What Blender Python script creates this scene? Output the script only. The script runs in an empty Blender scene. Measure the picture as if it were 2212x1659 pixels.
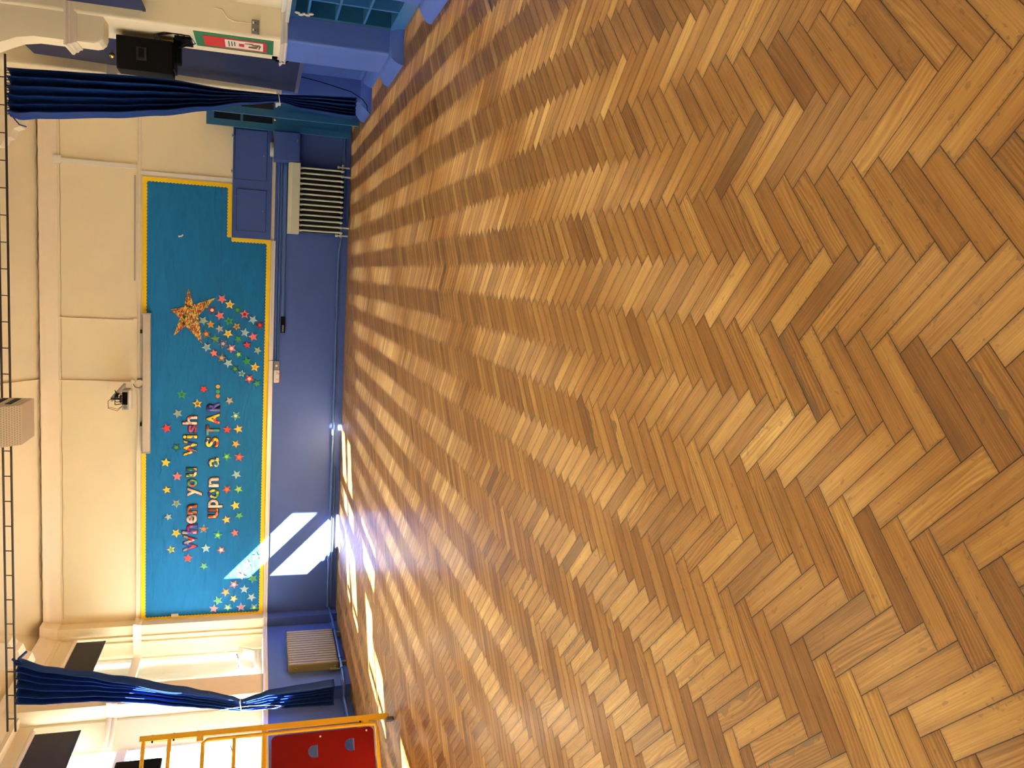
import bpy, bmesh, math, random
from mathutils import Vector, Matrix
random.seed(7)
S = bpy.context.scene
C = S.collection
PI = math.pi

# ------------------------------------------------------------------ camera, light, exposure
def make_camera():
    yaw, pitch, roll = math.radians(7.16), math.radians(16.93), math.radians(-1.184)
    fwd = Vector((-math.sin(yaw)*math.cos(pitch), math.cos(yaw)*math.cos(pitch), -math.sin(pitch)))
    right = Vector((math.cos(yaw), math.sin(yaw), 0))
    down = fwd.cross(right)
    r = right*math.cos(roll) + down*math.sin(roll)
    d = -right*math.sin(roll) + down*math.cos(roll)
    # the photograph lies on its side: picture-right is the real down, picture-up the real right
    m = Matrix((d, r, -fwd)).transposed().to_4x4()
    m.translation = Vector((0, 0, 1.46))
    cd = bpy.data.cameras.new('camera'); co = bpy.data.objects.new('camera', cd); C.objects.link(co)
    cd.sensor_width = 36.0; cd.lens = 1789/2212*36.0; cd.clip_end = 200; cd.clip_start = .05
    co.matrix_world = m
    S.camera = co
make_camera()
S.view_settings.view_transform = 'Standard'; S.view_settings.look = 'None'
S.view_settings.gamma = 1; S.view_settings.use_curve_mapping = False
S.view_settings.exposure = 0.62
S.cycles.max_bounces = 10; S.cycles.diffuse_bounces = 6; S.cycles.glossy_bounces = 4
S.cycles.transparent_max_bounces = 12; S.cycles.sample_clamp_indirect = 8.0
S.cycles.use_denoising = True

w = bpy.data.worlds.new('World'); S.world = w; w.use_nodes = True
bg = w.node_tree.nodes['Background']; bg.inputs[0].default_value = (0.84, 0.93, 1.0, 1); bg.inputs[1].default_value = 8.5
SUN_DIR = Vector((1.0, 0.81, -1.0)).normalized()
sd = bpy.data.lights.new('sun', 'SUN'); so = bpy.data.objects.new('sun', sd); C.objects.link(so)
sd.energy = 170; sd.angle = math.radians(0.6); sd.color = (1.0, 0.94, 0.84)
so.rotation_euler = SUN_DIR.to_track_quat('-Z', 'Y').to_euler()
XGS = [-6.90]*7; XG = -6.9                                   # glass plane of the window wall
BAYS = [(13.12, 15.08), (10.2, 12.5), (7.3, 9.6), (4.4, 6.7), (1.5, 3.8), (-1.4, 0.9), (-4.3, -2.0)]
for y0, y1 in BAYS:                           # daylight portals, one for each window opening
    l = bpy.data.lights.new('window_portal', 'AREA'); l.shape = 'RECTANGLE'; l.size = 3.1; l.size_y = y1-y0
    l.cycles.is_portal = True
    o = bpy.data.objects.new('window_portal', l); C.objects.link(o)
    o.location = (XG-.07, (y0+y1)/2, 2.86); o.rotation_euler = (0, -PI/2, 0)

# ------------------------------------------------------------------ materials
def srgb(r, g, b):
    f = lambda c: (c/255/12.92) if c/255 <= .04045 else ((c/255+.055)/1.055)**2.4
    return (f(r), f(g), f(b), 1)
def mat(name, col, rough=.6, metal=0, var=0.0, scale=4, bump=0.0, bscale=60, spec=.5, coat=0, emit=None):
    m = bpy.data.materials.new(name); m.use_nodes = True
    nt = m.node_tree; p = nt.nodes['Principled BSDF']
    p.inputs['Roughness'].default_value = rough; p.inputs['Metallic'].default_value = metal
    p.inputs['Specular IOR Level'].default_value = spec; p.inputs['Coat Weight'].default_value = coat
    tc = nt.nodes.new('ShaderNodeTexCoord')
    n = nt.nodes.new('ShaderNodeTexNoise'); n.inputs['Scale'].default_value = scale; n.inputs['Detail'].default_value = 5
    nt.links.new(tc.outputs['Object'], n.inputs['Vector'])
    mx = nt.nodes.new('ShaderNodeMix'); mx.data_type = 'RGBA'
    mx.inputs[6].default_value = tuple(c*(1-var) for c in col[:3])+(1,)
    mx.inputs[7].default_value = tuple(min(1, c*(1+var)) for c in col[:3])+(1,)
    nt.links.new(n.outputs['Fac'], mx.inputs[0]); nt.links.new(mx.outputs[2], p.inputs['Base Color'])
    if bump:
        n2 = nt.nodes.new('ShaderNodeTexNoise'); n2.inputs['Scale'].default_value = bscale; n2.inputs['Detail'].default_value = 3
        nt.links.new(tc.outputs['Object'], n2.inputs['Vector'])
        b = nt.nodes.new('ShaderNodeBump'); b.inputs['Strength'].default_value = bump; b.inputs['Distance'].default_value = .01
        nt.links.new(n2.outputs['Fac'], b.inputs['Height']); nt.links.new(b.outputs[0], p.inputs['Normal'])
    return m
MT = {}
MT['cream'] = mat('cream_wall_paint', (.81, .72, .52, 1), .75, var=.06, scale=1.3, bump=.08, bscale=25, spec=.3)
MT['creamtrim'] = mat('cream_gloss_paint', (.82, .72, .57, 1), .35, var=.05, scale=6)
MT['white'] = mat('white_gloss_paint', (.8, .77, .72, 1), .3, var=.03, scale=6)
MT['ceil'] = mat('ceiling_paint', (.72, .64, .47, 1), .8, var=.10, scale=.9, spec=.2)
MT['blue'] = mat('blue_wall_paint', (.052, .102, .35, 1), .5, var=.10, scale=2.0, bump=.12, bscale=30, spec=.3)
MT['bluecup'] = mat('blue_cupboard_paint', (.042, .085, .32, 1), .5, var=.05, scale=3, spec=.3)
MT['pier'] = mat('blue_pier_paint', (.080, .165, .58, 1), .45, var=.08, scale=3, bump=.12, bscale=30, spec=.35)
MT['teal'] = mat('teal_gloss_paint', (.014, .095, .22, 1), .35, var=.12, scale=5)
MT['tealhi'] = mat('light_teal_paint', (.035, .17, .46, 1), .35, var=.1, scale=5)
MT['navy'] = mat('navy_board_cloth', (.012, .022, .080, 1), .55, var=.15, scale=2, spec=.2)
MT['black'] = mat('black_plastic', (.005, .005, .005, 1), .55, var=.2, scale=30, spec=.06)
MT['dark'] = mat('dark_gap', (.008, .008, .01, 1), .8)
MT['steel'] = mat('dark_steel', (.03, .025, .02, 1), .5, metal=.4)
MT['brass'] = mat('brass', (.75, .5, .14, 1), .25, metal=1)
MT['grey'] = mat('grey_metal', (.22, .22, .21, 1), .4, metal=.5)
MT['plasticw'] = mat('white_plastic', (.75, .74, .69, 1), .35)
MT['plasticg'] = mat('grey_plastic', (.40, .39, .37, 1), .4)
MT['radg'] = mat('pale_green_radiator_paint', (.58, .61, .48, 1), .4, var=.05, scale=8)
MT['radc'] = mat('cream_radiator_paint', (.27, .235, .105, 1), .45, var=.05, scale=8)
MT['yellow'] = mat('yellow_powder_coat', (.70, .38, .008, 1), .32, var=.05, scale=8)
MT['red'] = mat('red_panel_laminate', (.17, .003, .002, 1), .5, var=.05, scale=3, spec=.15)
MT['rubber'] = mat('grey_rubber', (.12, .11, .09, 1), .7)
MT['rope'] = mat('brown_rope', (.16, .08, .03, 1), .9, var=.4, scale=60, bump=.6, bscale=120)
MT['string'] = mat('white_cord', (.75, .7, .6, 1), .8)
MT['upvc'] = mat('white_window_frame', (.78, .74, .68, 1), .35, var=.03, scale=5)
MT['blind'] = mat('dark_blind_cloth', (.030, .027, .034, 1), .85, var=.1, scale=20)
MT['screen'] = mat('screen_case_paint', (.50, .45, .37, 1), .4, var=.06, scale=4)
MT['tarmac'] = mat('playground_tarmac', (.35, .35, .34, 1), .9, var=.1)
MT['yborder'] = mat('yellow_card_border', (.85, .57, .008, 1), .8, var=.08, scale=9)
MT['green'] = mat('green_card', (.01, .17, .07, 1), .7)
MT['redc'] = mat('red_card', (.55, .02, .02, 1), .7)
MT['paper'] = mat('white_paper', (.8, .76, .66, 1), .8)
MT['pipe'] = mat('blue_painted_pipe', (.06, .13, .36, 1), .25, var=.08, scale=8)

def m_paper_blue():
    m = bpy.data.materials.new('blue_backing_paper'); m.use_nodes = True; nt = m.node_tree; p = nt.nodes['Principled BSDF']
    p.inputs['Roughness'].default_value = .7; p.inputs['Specular IOR Level'].default_value = .2
    tc = nt.nodes.new('ShaderNodeTexCoord'); mp = nt.nodes.new('ShaderNodeMapping')
    mp.inputs['Rotation'].default_value = (0, .5, 0); mp.inputs['Scale'].default_value = (1.2, 1, 4)
    nt.links.new(tc.outputs['Object'], mp.inputs[0])
    n = nt.nodes.new('ShaderNodeTexNoise'); n.inputs['Scale'].default_value = 1.6; n.inputs['Detail'].default_value = 6; n.inputs['Distortion'].default_value = 1.2
    nt.links.new(mp.outputs[0], n.inputs['Vector'])
    mx = nt.nodes.new('ShaderNodeMix'); mx.data_type = 'RGBA'
    mx.inputs[6].default_value = (.004, .115, .30, 1); mx.inputs[7].default_value = (.008, .165, .44, 1)
    nt.links.new(n.outputs['Fac'], mx.inputs[0]); nt.links.new(mx.outputs[2], p.inputs['Base Color'])
    b = nt.nodes.new('ShaderNodeBump'); b.inputs['Strength'].default_value = .9; b.inputs['Distance'].default_value = .03
    nt.links.new(n.outputs['Fac'], b.inputs['Height']); nt.links.new(b.outputs[0], p.inputs['Normal'])
    return m
MT['bluepaper'] = m_paper_blue()

def m_curtain():
    m = bpy.data.materials.new('royal_blue_curtain_cloth'); m.use_nodes = True; nt = m.node_tree; p = nt.nodes['Principled BSDF']
    p.inputs['Base Color'].default_value = (.006, .030, .17, 1); p.inputs['Roughness'].default_value = .6
    p.inputs['Specular IOR Level'].default_value = .12; p.inputs['Sheen Weight'].default_value = .08; p.inputs['Sheen Tint'].default_value = (.1, .25, .8, 1)
    tc = nt.nodes.new('ShaderNodeTexCoord'); n = nt.nodes.new('ShaderNodeTexNoise'); n.inputs['Scale'].default_value = 90
    nt.links.new(tc.outputs['Object'], n.inputs['Vector'])
    b = nt.nodes.new('ShaderNodeBump'); b.inputs['Strength'].default_value = .08; b.inputs['Distance'].default_value = .001
    nt.links.new(n.outputs['Fac'], b.inputs['Height']); nt.links.new(b.outputs[0], p.inputs['Normal'])
    return m
MT['curtain'] = m_curtain()

def m_glass():
    m = bpy.data.materials.new('window_glass'); m.use_nodes = True; nt = m.node_tree; nt.nodes.clear()
    o = nt.nodes.new('ShaderNodeOutputMaterial'); t = nt.nodes.new('ShaderNodeBsdfTransparent'); g = nt.nodes.new('ShaderNodeBsdfGlossy')
    g.inputs['Roughness'].default_value = .02; t.inputs[0].default_value = (.97, .99, .98, 1)
    x = nt.nodes.new('ShaderNodeMixShader'); x.inputs[0].default_value = .06
    nt.links.new(t.outputs[0], x.inputs[1]); nt.links.new(g.outputs[0], x.inputs[2]); nt.links.new(x.outputs[0], o.inputs[0])
    return m
MT['glass'] = m_glass()

def m_collage(name, cols, scale=26, stretch=(1, 1, 1), rough=.35):
    """paper mosaic: voronoi cells in the given colours"""
    m = bpy.data.materials.new(name); m.use_nodes = True; nt = m.node_tree; p = nt.nodes['Principled BSDF']
    p.inputs['Roughness'].default_value = rough
    tc = nt.nodes.new('ShaderNodeTexCoord'); mp = nt.nodes.new('ShaderNodeMapping'); mp.inputs['Scale'].default_value = stretch
    v = nt.nodes.new('ShaderNodeTexVoronoi'); v.inputs['Scale'].default_value = scale
    nt.links.new(tc.outputs['Object'], mp.inputs[0]); nt.links.new(mp.outputs[0], v.inputs['Vector'])
    sp = nt.nodes.new('ShaderNodeSeparateColor'); nt.links.new(v.outputs['Color'], sp.inputs[0])
    cr = nt.nodes.new('ShaderNodeValToRGB'); cr.color_ramp.interpolation = 'CONSTANT'
    el = cr.color_ramp.elements
    while len(el) < len(cols): el.new(.5)
    for i, c in enumerate(cols): el[i].position = i/len(cols); el[i].color = tuple(c)+(1,)
    nt.links.new(sp.outputs[0], cr.inputs[0]); nt.links.new(cr.outputs[0], p.inputs['Base Color'])
    return m

def m_floor():
    m = bpy.data.materials.new('herringbone_pine_blocks'); m.use_nodes = True; nt = m.node_tree; L = nt.links.new
    N = nt.nodes.new; p = nt.nodes['Principled BSDF']; out = nt.nodes['Material Output']
    uv = N('ShaderNodeUVMap'); uv.uv_map = 'uv'
    at = N('ShaderNodeAttribute'); at.attribute_name = 'block'
    sep = N('ShaderNodeSeparateColor'); L(at.outputs['Color'], sep.inputs[0])
    su = N('ShaderNodeSeparateXYZ'); L(uv.outputs[0], su.inputs[0])
    def math_(op, a, b=None, c=None):
        n = N('ShaderNodeMath'); n.operation = op
        for i, x in enumerate((a, b, c)):
            if x is None: continue
            if isinstance(x, (int, float)): n.inputs[i].default_value = x
            else: L(x, n.inputs[i])
        return n.outputs[0]
    rnd = math_('MULTIPLY', sep.outputs[1], 60)
    def stretched(su_, sv_, off):
        c = N('ShaderNodeCombineXYZ'); L(math_('MULTIPLY', su.outputs[0], su_), c.inputs[0]); L(math_('MULTIPLY', su.outputs[1], sv_), c.inputs[1])
        L(math_('ADD', rnd, off), c.inputs[2]); return c.outputs[0]
    def noise(vec, sc, det=4, dist=0):
        n = N('ShaderNodeTexNoise'); n.inputs['Scale'].default_value = sc; n.inputs['Detail'].default_value = det; n.inputs['Distortion'].default_value = dist
        L(vec, n.inputs['Vector']); return n.outputs['Fac']
    broad = noise(stretched(3, 26, 0), 1, 3, .3)           # broad grain figure
    fine = noise(stretched(6, 260, 9), 1, 4, .1)           # fine fibres
    # growth rings as contours of a slow stretched noise
    ring = N('ShaderNodeMath'); ring.operation = 'SINE'
    L(math_('MULTIPLY', math_('ADD', math_('MULTIPLY', noise(stretched(1.6, 9, 21), 1, 2, .2), 60), math_('MULTIPLY', su.outputs[1], 420)), 1.0), ring.inputs[0])
    ringamt = math_('MULTIPLY', math_('GREATER_THAN', sep.outputs[2], .74), .10)
    tone = math_('ADD', sep.outputs[0], math_('MULTIPLY', math_('SUBTRACT', broad, .5), .42))
    tone = math_('ADD', tone, math_('MULTIPLY', math_('SUBTRACT', fine, .5), .60))
    tone = math_('ADD', tone, math_('MULTIPLY', ring.outputs[0], ringamt))
    cr = N('ShaderNodeValToRGB'); el = cr.color_ramp.elements
    stops = [(0, (.10, .034, .007)), (.25, (.23, .092, .018)), (.5, (.43, .205, .046)), (.75, (.61, .345, .090)), (1, (.80, .54, .18))]
    while len(el) < 5: el.new(.5)
    for i, (q, c) in enumerate(stops): el[i].position = q; el[i].color = c+(1,)
    L(tone, cr.inputs[0])
    # wear, knots and old glue marks
    spots = noise(stretched(26, 55, 33), 1, 2, .4)
    blotch = N('ShaderNodeMapRange'); blotch.inputs[1].default_value = .655; blotch.inputs[2].default_value = .70; L(spots, blotch.inputs[0])
    # distance to the block edge
    BL, BW = .3048, .0694
    du = math_('MINIMUM', su.outputs[0], math_('SUBTRACT', BL, su.outputs[0]))
    dv = math_('MINIMUM', su.outputs[1], math_('SUBTRACT', BW, su.outputs[1]))
    de = math_('MINIMUM', du, dv)
    edgen = noise(stretched(40, 40, 3), 1, 2)
    ew = math_('ADD', .0009, math_('MULTIPLY', edgen, .0018))
    gap = N('ShaderNodeMapRange'); L(de, gap.inputs[0]); gap.inputs[1].default_value = 0; L(ew, gap.inputs[2]); gap.inputs[3].default_value = 1; gap.inputs[4].default_value = 0
    # soft dark staining by the joints, and filler bites at the block ends
    st = N('ShaderNodeMapRange'); L(de, st.inputs[0]); st.inputs[1].default_value = 0; st.inputs[2].default_value = .014; st.inputs[3].default_value = .55; st.inputs[4].default_value = 0
    bite = math_('MULTIPLY', math_('LESS_THAN', math_('MINIMUM', math_('MULTIPLY', du, 1.0), math_('ADD', dv, .002)), math_('MULTIPLY', math_('SUBTRACT', noise(stretched(75, 75, 51), 1, 1), .51), .070)), .95)
    wearzone = N('ShaderNodeTexNoise'); wearzone.inputs['Scale'].default_value = .9
    tc = N('ShaderNodeTexCoord'); L(tc.outputs['Object'], wearzone.inputs['Vector'])
    bite = math_('MULTIPLY', bite, math_('GREATER_THAN', wearzone.outputs['Fac'], .50))
    strip = math_('MULTIPLY', math_('LESS_THAN', su.outputs[1], math_('MULTIPLY', math_('SUBTRACT', noise(stretched(14, 3, 77), 1, 3), .36), .11)), math_('GREATER_THAN', sep.outputs[2], .975))
    bite = math_('MAXIMUM', bite, strip)
    def mixc(f, a, b):
        x = N('ShaderNodeMix'); x.data_type = 'RGBA'; L(f, x.inputs[0])
        if isinstance(a, tuple): x.inputs[6].default_value = a
        else: L(a, x.inputs[6])
        if isinstance(b, tuple): x.inputs[7].default_value = b
        else: L(b, x.inputs[7])
        return x.outputs[2]
    col = mixc(math_('MULTIPLY', blotch.outputs[0], .6), cr.outputs[0], (.11, .055, .02, 1))
    col = mixc(st.outputs[0], col, (.13, .05, .015, 1))
    col = mixc(bite, col, (.15, .090, .045, 1))
    col = mixc(gap.outputs[0], col, (.035, .015, .007, 1))
    L(col, p.inputs['Base Color'])
    p.inputs['Roughness'].default_value = .5; p.inputs['Specular IOR Level'].default_value = .35
    p.inputs['Coat Weight'].default_value = .32; p.inputs['Coat Roughness'].default_value = .24
    bmp = N('ShaderNodeBump'); bmp.inputs['Strength'].default_value = .35; bmp.inputs['Distance'].default_value = .0012
    hh = math_('SUBTRACT', math_('MULTIPLY', fine, .5), math_('MULTIPLY', gap.outputs[0], 2))
    cw = math_('MULTIPLY', math_('SUBTRACT', 1, math_('MAXIMUM', gap.outputs[0], math_('MULTIPLY', bite, .7))), .32); L(cw, p.inputs['Coat Weight'])
    L(hh, bmp.inputs['Height']); L(bmp.outputs[0], p.inputs['Normal'])
    # wood sheen across the fibres
    tan = N('ShaderNodeTangent'); tan.direction_type = 'UV_MAP'; tan.uv_map = 'uv'
    g = N('ShaderNodeBsdfGlossy')
    g.inputs['Roughness'].default_value = .52
    if 'Anisotropy' in g.inputs: g.inputs['Anisotropy'].default_value = .9; L(tan.outputs[0], g.inputs['Tangent']); g.inputs['Rotation'].default_value = 0
    gc = mixc(gap.outputs[0], mixc(math_('ADD', .30, 0), cr.outputs[0], (1, .70, .35, 1)), (.0, .0, .0, 1))
    L(gc, g.inputs['Color'])
    L(bmp.outputs[0], g.inputs['Normal'])
    mx = N('ShaderNodeMixShader'); mx.inputs[0].default_value = .38
    L(p.outputs[0], mx.inputs[1]); L(g.outputs[0], mx.inputs[2]); L(mx.outputs[0], out.inputs[0])
    return m
MT['floor'] = m_floor()

# ------------------------------------------------------------------ helpers
class MB:
    def __init__(s): s.bm = bmesh.new()
    def box(s, x0, x1, y0, y1, z0, z1, bev=0, seg=2):
        b = bmesh.new()
        bmesh.ops.create_cube(b, size=1)
        for v in b.verts: v.co = Vector((x0+(v.co.x+.5)*(x1-x0), y0+(v.co.y+.5)*(y1-y0), z0+(v.co.z+.5)*(z1-z0)))
        if bev: bmesh.ops.bevel(b, geom=b.edges[:], offset=bev, segments=seg, profile=.7, affect='EDGES')
        s._add(b); return s
    def _add(s, b, mtx=None):
        if mtx: b.transform(mtx)
        bmesh.ops.recalc_face_normals(b, faces=b.faces[:])
        me = bpy.data.meshes.new('t'); b.to_mesh(me); b.free(); s.bm.from_mesh(me); bpy.data.meshes.remove(me)
    def obox(s, c, u, v, w, hu, hv, hw, bev=0):
        """oriented box: centre, three axes, half sizes"""
        b = bmesh.new(); bmesh.ops.create_cube(b, size=2)
        u, v, w, c = Vector(u).normalized(), Vector(v).normalized(), Vector(w).normalized(), Vector(c)
        for q in b.verts: q.co = c+u*q.co.x*hu+v*q.co.y*hv+w*q.co.z*hw
        if bev: bmesh.ops.bevel(b, geom=b.edges[:], offset=bev, segments=2, profile=.7, affect='EDGES')
        s._add(b); return s
    def cyl(s, p0, p1, r, r2=None, n=16):
        p0, p1 = Vector(p0), Vector(p1); d = p1-p0; b = bmesh.new()
        bmesh.ops.create_cone(b, cap_ends=True, segments=n, radius1=r, radius2=r if r2 is None else r2, depth=d.length)
        s._add(b, Matrix.Translation((p0+p1)/2) @ d.to_track_quat('Z', 'Y').to_matrix().to_4x4()); return s
    def tube(s, pts, r, n=10):
        """round bar along a path"""
        pts = [Vector(p) for p in pts]; b = bmesh.new(); rings = []; prev = None
        for i, p in enumerate(pts):
            t = (pts[min(i+1, len(pts)-1)]-pts[max(i-1, 0)]).normalized()
            if prev is None: a = t.orthogonal().normalized()
            else: a = (prev-t*prev.dot(t)).normalized()
            prev = a; bb = t.cross(a)
            rr = r[i] if isinstance(r, (list, tuple)) else r
            rings.append([b.verts.new(p+(a*math.cos(2*PI*k/n)+bb*math.sin(2*PI*k/n))*rr) for k in range(n)])
        for i in range(len(rings)-1):
            for k in range(n): b.faces.new((rings[i][k], rings[i][(k+1) % n], rings[i+1][(k+1) % n], rings[i+1][k]))
        b.faces.new(rings[0]); b.faces.new(rings[-1][::-1]); s._add(b); return s
    def sphere(s, c, r, sc=(1, 1, 1), n=16):
        b = bmesh.new(); bmesh.ops.create_uvsphere(b, u_segments=n, v_segments=n//2+2, radius=r)
        s._add(b, Matrix.Translation(c) @ Matrix.Diagonal((*sc, 1))); return s
    def prism(s, pts, axis, a0, a1, bev=0):
        """polygon in the plane normal to axis, extruded from a0 to a1. pts are the two other coordinates in xyz order"""
        b = bmesh.new()
        def P(q, a): return {0: (a, q[0], q[1]), 1: (q[0], a, q[1]), 2: (q[0], q[1], a)}[axis]
        A = [b.verts.new(P(q, a0)) for q in pts]; B = [b.verts.new(P(q, a1)) for q in pts]; n = len(pts)
        b.faces.new(A); b.faces.new(B[::-1])
        for i in range(n): b.faces.new((A[i], B[i], B[(i+1) % n], A[(i+1) % n]))
        if bev: bmesh.ops.bevel(b, geom=b.edges[:], offset=bev, segments=2, profile=.7, affect='EDGES')
        s._add(b); return s
    def sweep(s, path, prof, closed=False):
        """prof: (outward offset, z) list swept along a plan path [(x,y)...]; outward is to the right of travel; mitred"""
        b = bmesh.new(); n = len(path); rows = []
        for i in range(n):
            P = Vector(path[i])
            if closed: a, c = Vector(path[i-1]), Vector(path[(i+1) % n])
            else: a, c = Vector(path[max(i-1, 0)]), Vector(path[min(i+1, n-1)])
            d1 = (P-a).normalized() if (P-a).length > 1e-9 else (c-P).normalized()
            d2 = (c-P).normalized() if (c-P).length > 1e-9 else d1
            n1, n2 = Vector((d1.y, -d1.x)), Vector((d2.y, -d2.x)); m = (n1+n2)
            m = m/max(.3, m.dot(n1)) if m.length > 1e-6 else n1
            rows.append([b.verts.new((P.x+m.x*o, P.y+m.y*o, z)) for o, z in prof])
        k = len(prof)
        for i in range(n if closed else n-1):
            A, B = rows[i], rows[(i+1) % n]
            for j in range(k): b.faces.new((A[j], A[(j+1) % k], B[(j+1) % k], B[j]))
        if not closed: b.faces.new(rows[0]); b.faces.new(rows[-1][::-1])
        s._add(b); return s
    def build(s, name, m, parent=None, smooth=False):
        me = bpy.data.meshes.new(name); s.bm.to_mesh(me); s.bm.free()
        for x in (m if isinstance(m, (list, tuple)) else [m]): me.materials.append(x)
        if smooth:
            for f in me.polygons: f.use_smooth = True
            if smooth is not True: me.set_sharp_from_angle(angle=smooth)
        o = bpy.data.objects.new(name, me); C.objects.link(o)
        if parent is not None: o.parent = parent; o.matrix_parent_inverse = Matrix.Translation(-parent.location) if parent.type == 'EMPTY' else Matrix()
        return o
SM = math.radians(40)
def empty(name, loc, label, cat, group=None):
    o = bpy.data.objects.new(name, None); C.objects.link(o); o.location = loc; o.empty_display_size = .05
    return tag(o, label, cat, group)
def tag(o, label, cat, group=None, kind=None):
    o['label'] = label; o['category'] = cat
    if group: o['group'] = group
    if kind: o['kind'] = kind
    return o
def struct(o): o['kind'] = 'structure'; return o
def plabel(o, l): o['label'] = l; return o

# ------------------------------------------------------------------ room shell
YB, XL, XR = 15.35, -6.5, 2.80
YF = -5.5
def wall_quads(name, quads, mats):
    """quads: (verts, material index)"""
    bm = bmesh.new()
    for vs, mi in quads:
        f = bm.faces.new([bm.verts.new(v) for v in vs]); f.material_index = mi
    me = bpy.data.meshes.new(name); bm.to_mesh(me); bm.free()
    for m in mats: me.materials.append(m)
    o = bpy.data.objects.new(name, me); C.objects.link(o); return struct(o)

# floor: every pine block laid in herringbone
def build_floor():
    L_, W_ = .3048, .0694; sL, sW = L_/math.sqrt(2), W_/math.sqrt(2)
    verts, faces, uvs, cols = [], [], [], []
    x0, x1, y0, y1 = -7.0, 3.15, -2.6, 15.5
    def block(P, eu, ev, kind):
        if not (x0 < P[0] < x1 and y0 < P[1] < y1): return
        r = random.random()
        tone = min(.98, max(.04, random.gauss(.50, .10)+(.20 if r > .95 else 0)-(.15 if r < .06 else 0)))
        c = (tone, random.random(), random.random(), 1)
        b = len(verts)
        for (a, q) in ((0, 0), (1, 0), (1, 1), (0, 1)):
            verts.append((P[0]+eu[0]*a+ev[0]*q, P[1]+eu[1]*a+ev[1]*q, 0))
        faces.append((b, b+1, b+2, b+3)); uvs.extend([(0, 0), (L_, 0), (L_, W_), (0, W_)]); cols.extend([c]*4)
    P0 = (.152, 2.534)
    for i in range(-18, 9):
        for j in range(-60, 140):
            px, py = P0[0]+i*2*sL, P0[1]+j*2*sW
            # block whose length runs (-1,+1) from its near right corner
            block((px, py), (-sL, sL), (-sW, -sW), 0)
            # neighbouring column, length runs (+1,+1)
            block((px-sW, py-sW), (sL, sL), (sW, -sW), 1)
    me = bpy.data.meshes.new('floor'); me.from_pydata(verts, [], faces)
    me.uv_layers.new(name='uv'); me.color_attributes.new('block', 'FLOAT_COLOR', 'CORNER')
    me.uv_layers['uv'].data.foreach_set('uv', [v for u in uvs for v in u])
    me.color_attributes['block'].data.foreach_set('color', [v for c in cols for v in c])
    # make all normals point up
    bm = bmesh.new(); bm.from_mesh(me)
    for f in bm.faces:
        f.normal_update()
        if f.normal.z < 0: f.normal_flip()
    bm.to_mesh(me); bm.free()
    me.materials.append(MT['floor'])
    o = bpy.data.objects.new('floor', me); C.objects.link(o); return struct(o)
build_floor()
b = MB(); b.box(-7.0, 3.2, -2.6, 15.6, -.06, -.012); struct(b.build('floor_base', MT['dark']))
b = MB(); b.box(-7.0, 3.2, YF, -2.5, -.05, 0); struct(b.build('floor_rear', mat('plain_wood_floor', (.42, .18, .05, 1), .4, var=.2, scale=8)))

# back wall: blue below the dado, cream above
ZD, ZR, ZC, ZT = 1.27, 3.44, 4.70, 4.92
b = wall_quads('wall_back', [([(-6.9, YB, -.05), (3.6, YB, -.05), (3.6, YB, ZD), (-6.9, YB, ZD)], 0), ([(-6.9, YB, ZD), (3.6, YB, ZD), (3.6, YB, 6.6), (-6.9, YB, 6.6)], 1)], [MT['blue'], MT['cream']])
# ceiling: coved up from the cornice on three sides
CZ = 6.3
def build_ceiling():
    X0, X1, Y1 = XL, 2.9, YB
    a, h = 1.25, CZ
    q = [([(X0, YF, ZT), (X0+a, YF, h), (X0+a, Y1-2.2, h), (X0, Y1, ZT)], 0),
         ([(X0, Y1, ZT), (X0+a, Y1-2.2, h), (X1-a, Y1-2.2, h), (X1, Y1, ZT)], 0),
         ([(X1, Y1, ZT), (X1-a, Y1-2.2, h), (X1-a, YF, h), (X1, YF, ZT)], 0),
         ([(X0+a, YF, h), (X1-a, YF, h), (X1-a, Y1-2.2, h), (X0+a, Y1-2.2, h)], 0)]
    return wall_quads('ceiling', q, [MT['ceil']])
build_ceiling()
wall_quads('wall_front', [([(-6.9, YF, -.05), (3.6, YF, -.05), (3.6, YF, ZD), (-6.9, YF, ZD)], 0), ([(-6.9, YF, ZD), (3.6, YF, ZD), (3.6, YF, 6.6), (-6.9, YF, 6.6)], 1)], [MT['blue'], MT['cream']])

# left wall: piers between window bays, with a wall below and a lintel above each window
def build_left():
    b = MB(); bb = MB()
    ZS, ZH = 1.30, 4.42; FJ = .60
    piers = [(15.10, 15.40)]
    for i in range(len(BAYS)-1): piers.append((BAYS[i+1][1], BAYS[i][0]))
    piers.append((YF, BAYS[-1][0]))
    for k, (y0, y1) in enumerate(piers):
        xf = -6.30 if k == 0 else -6.40
        b.box(-6.98, xf, y0, y1, ZS-.03, 4.95); bb.box(-6.98, xf, y0, y1, -.02, ZS-.03)
    for y0, y1 in BAYS:
        first = y1 > 14; xw = -6.46 if first else -6.60; xj = -6.50 if first else -6.62; xg = -6.9
        bb.box(-6.98, xw, y0, y1, -.02, ZS-.03)
        b.box(-6.98, xj, y0, y1, ZH, 5.0)
        b.box(-6.98, -6.48, y0, y1, 4.62, 5.0)
        # plastered jambs inside the bay, stepped and splayed towards the window
        if first:
            for x in (-6.50, -6.60): b.box(x-.02, x+.02, y1-.03, y1+.02, ZS, ZH, .008)
        else: b.prism([(-6.98, y1), (xj, y1), (xj, y1-.06), (xg+.03, y1-.40), (-6.98, y1-.40)], 2, ZS, ZH)
        b.box(-6.98, xg+.03, y0, y0+.14, ZS, ZH)
    o = struct(b.build('wall_left', MT['cream'])); o2 = struct(bb.build('wall_left_dado', MT['blue']))
    o2.parent = o
build_left()

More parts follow.
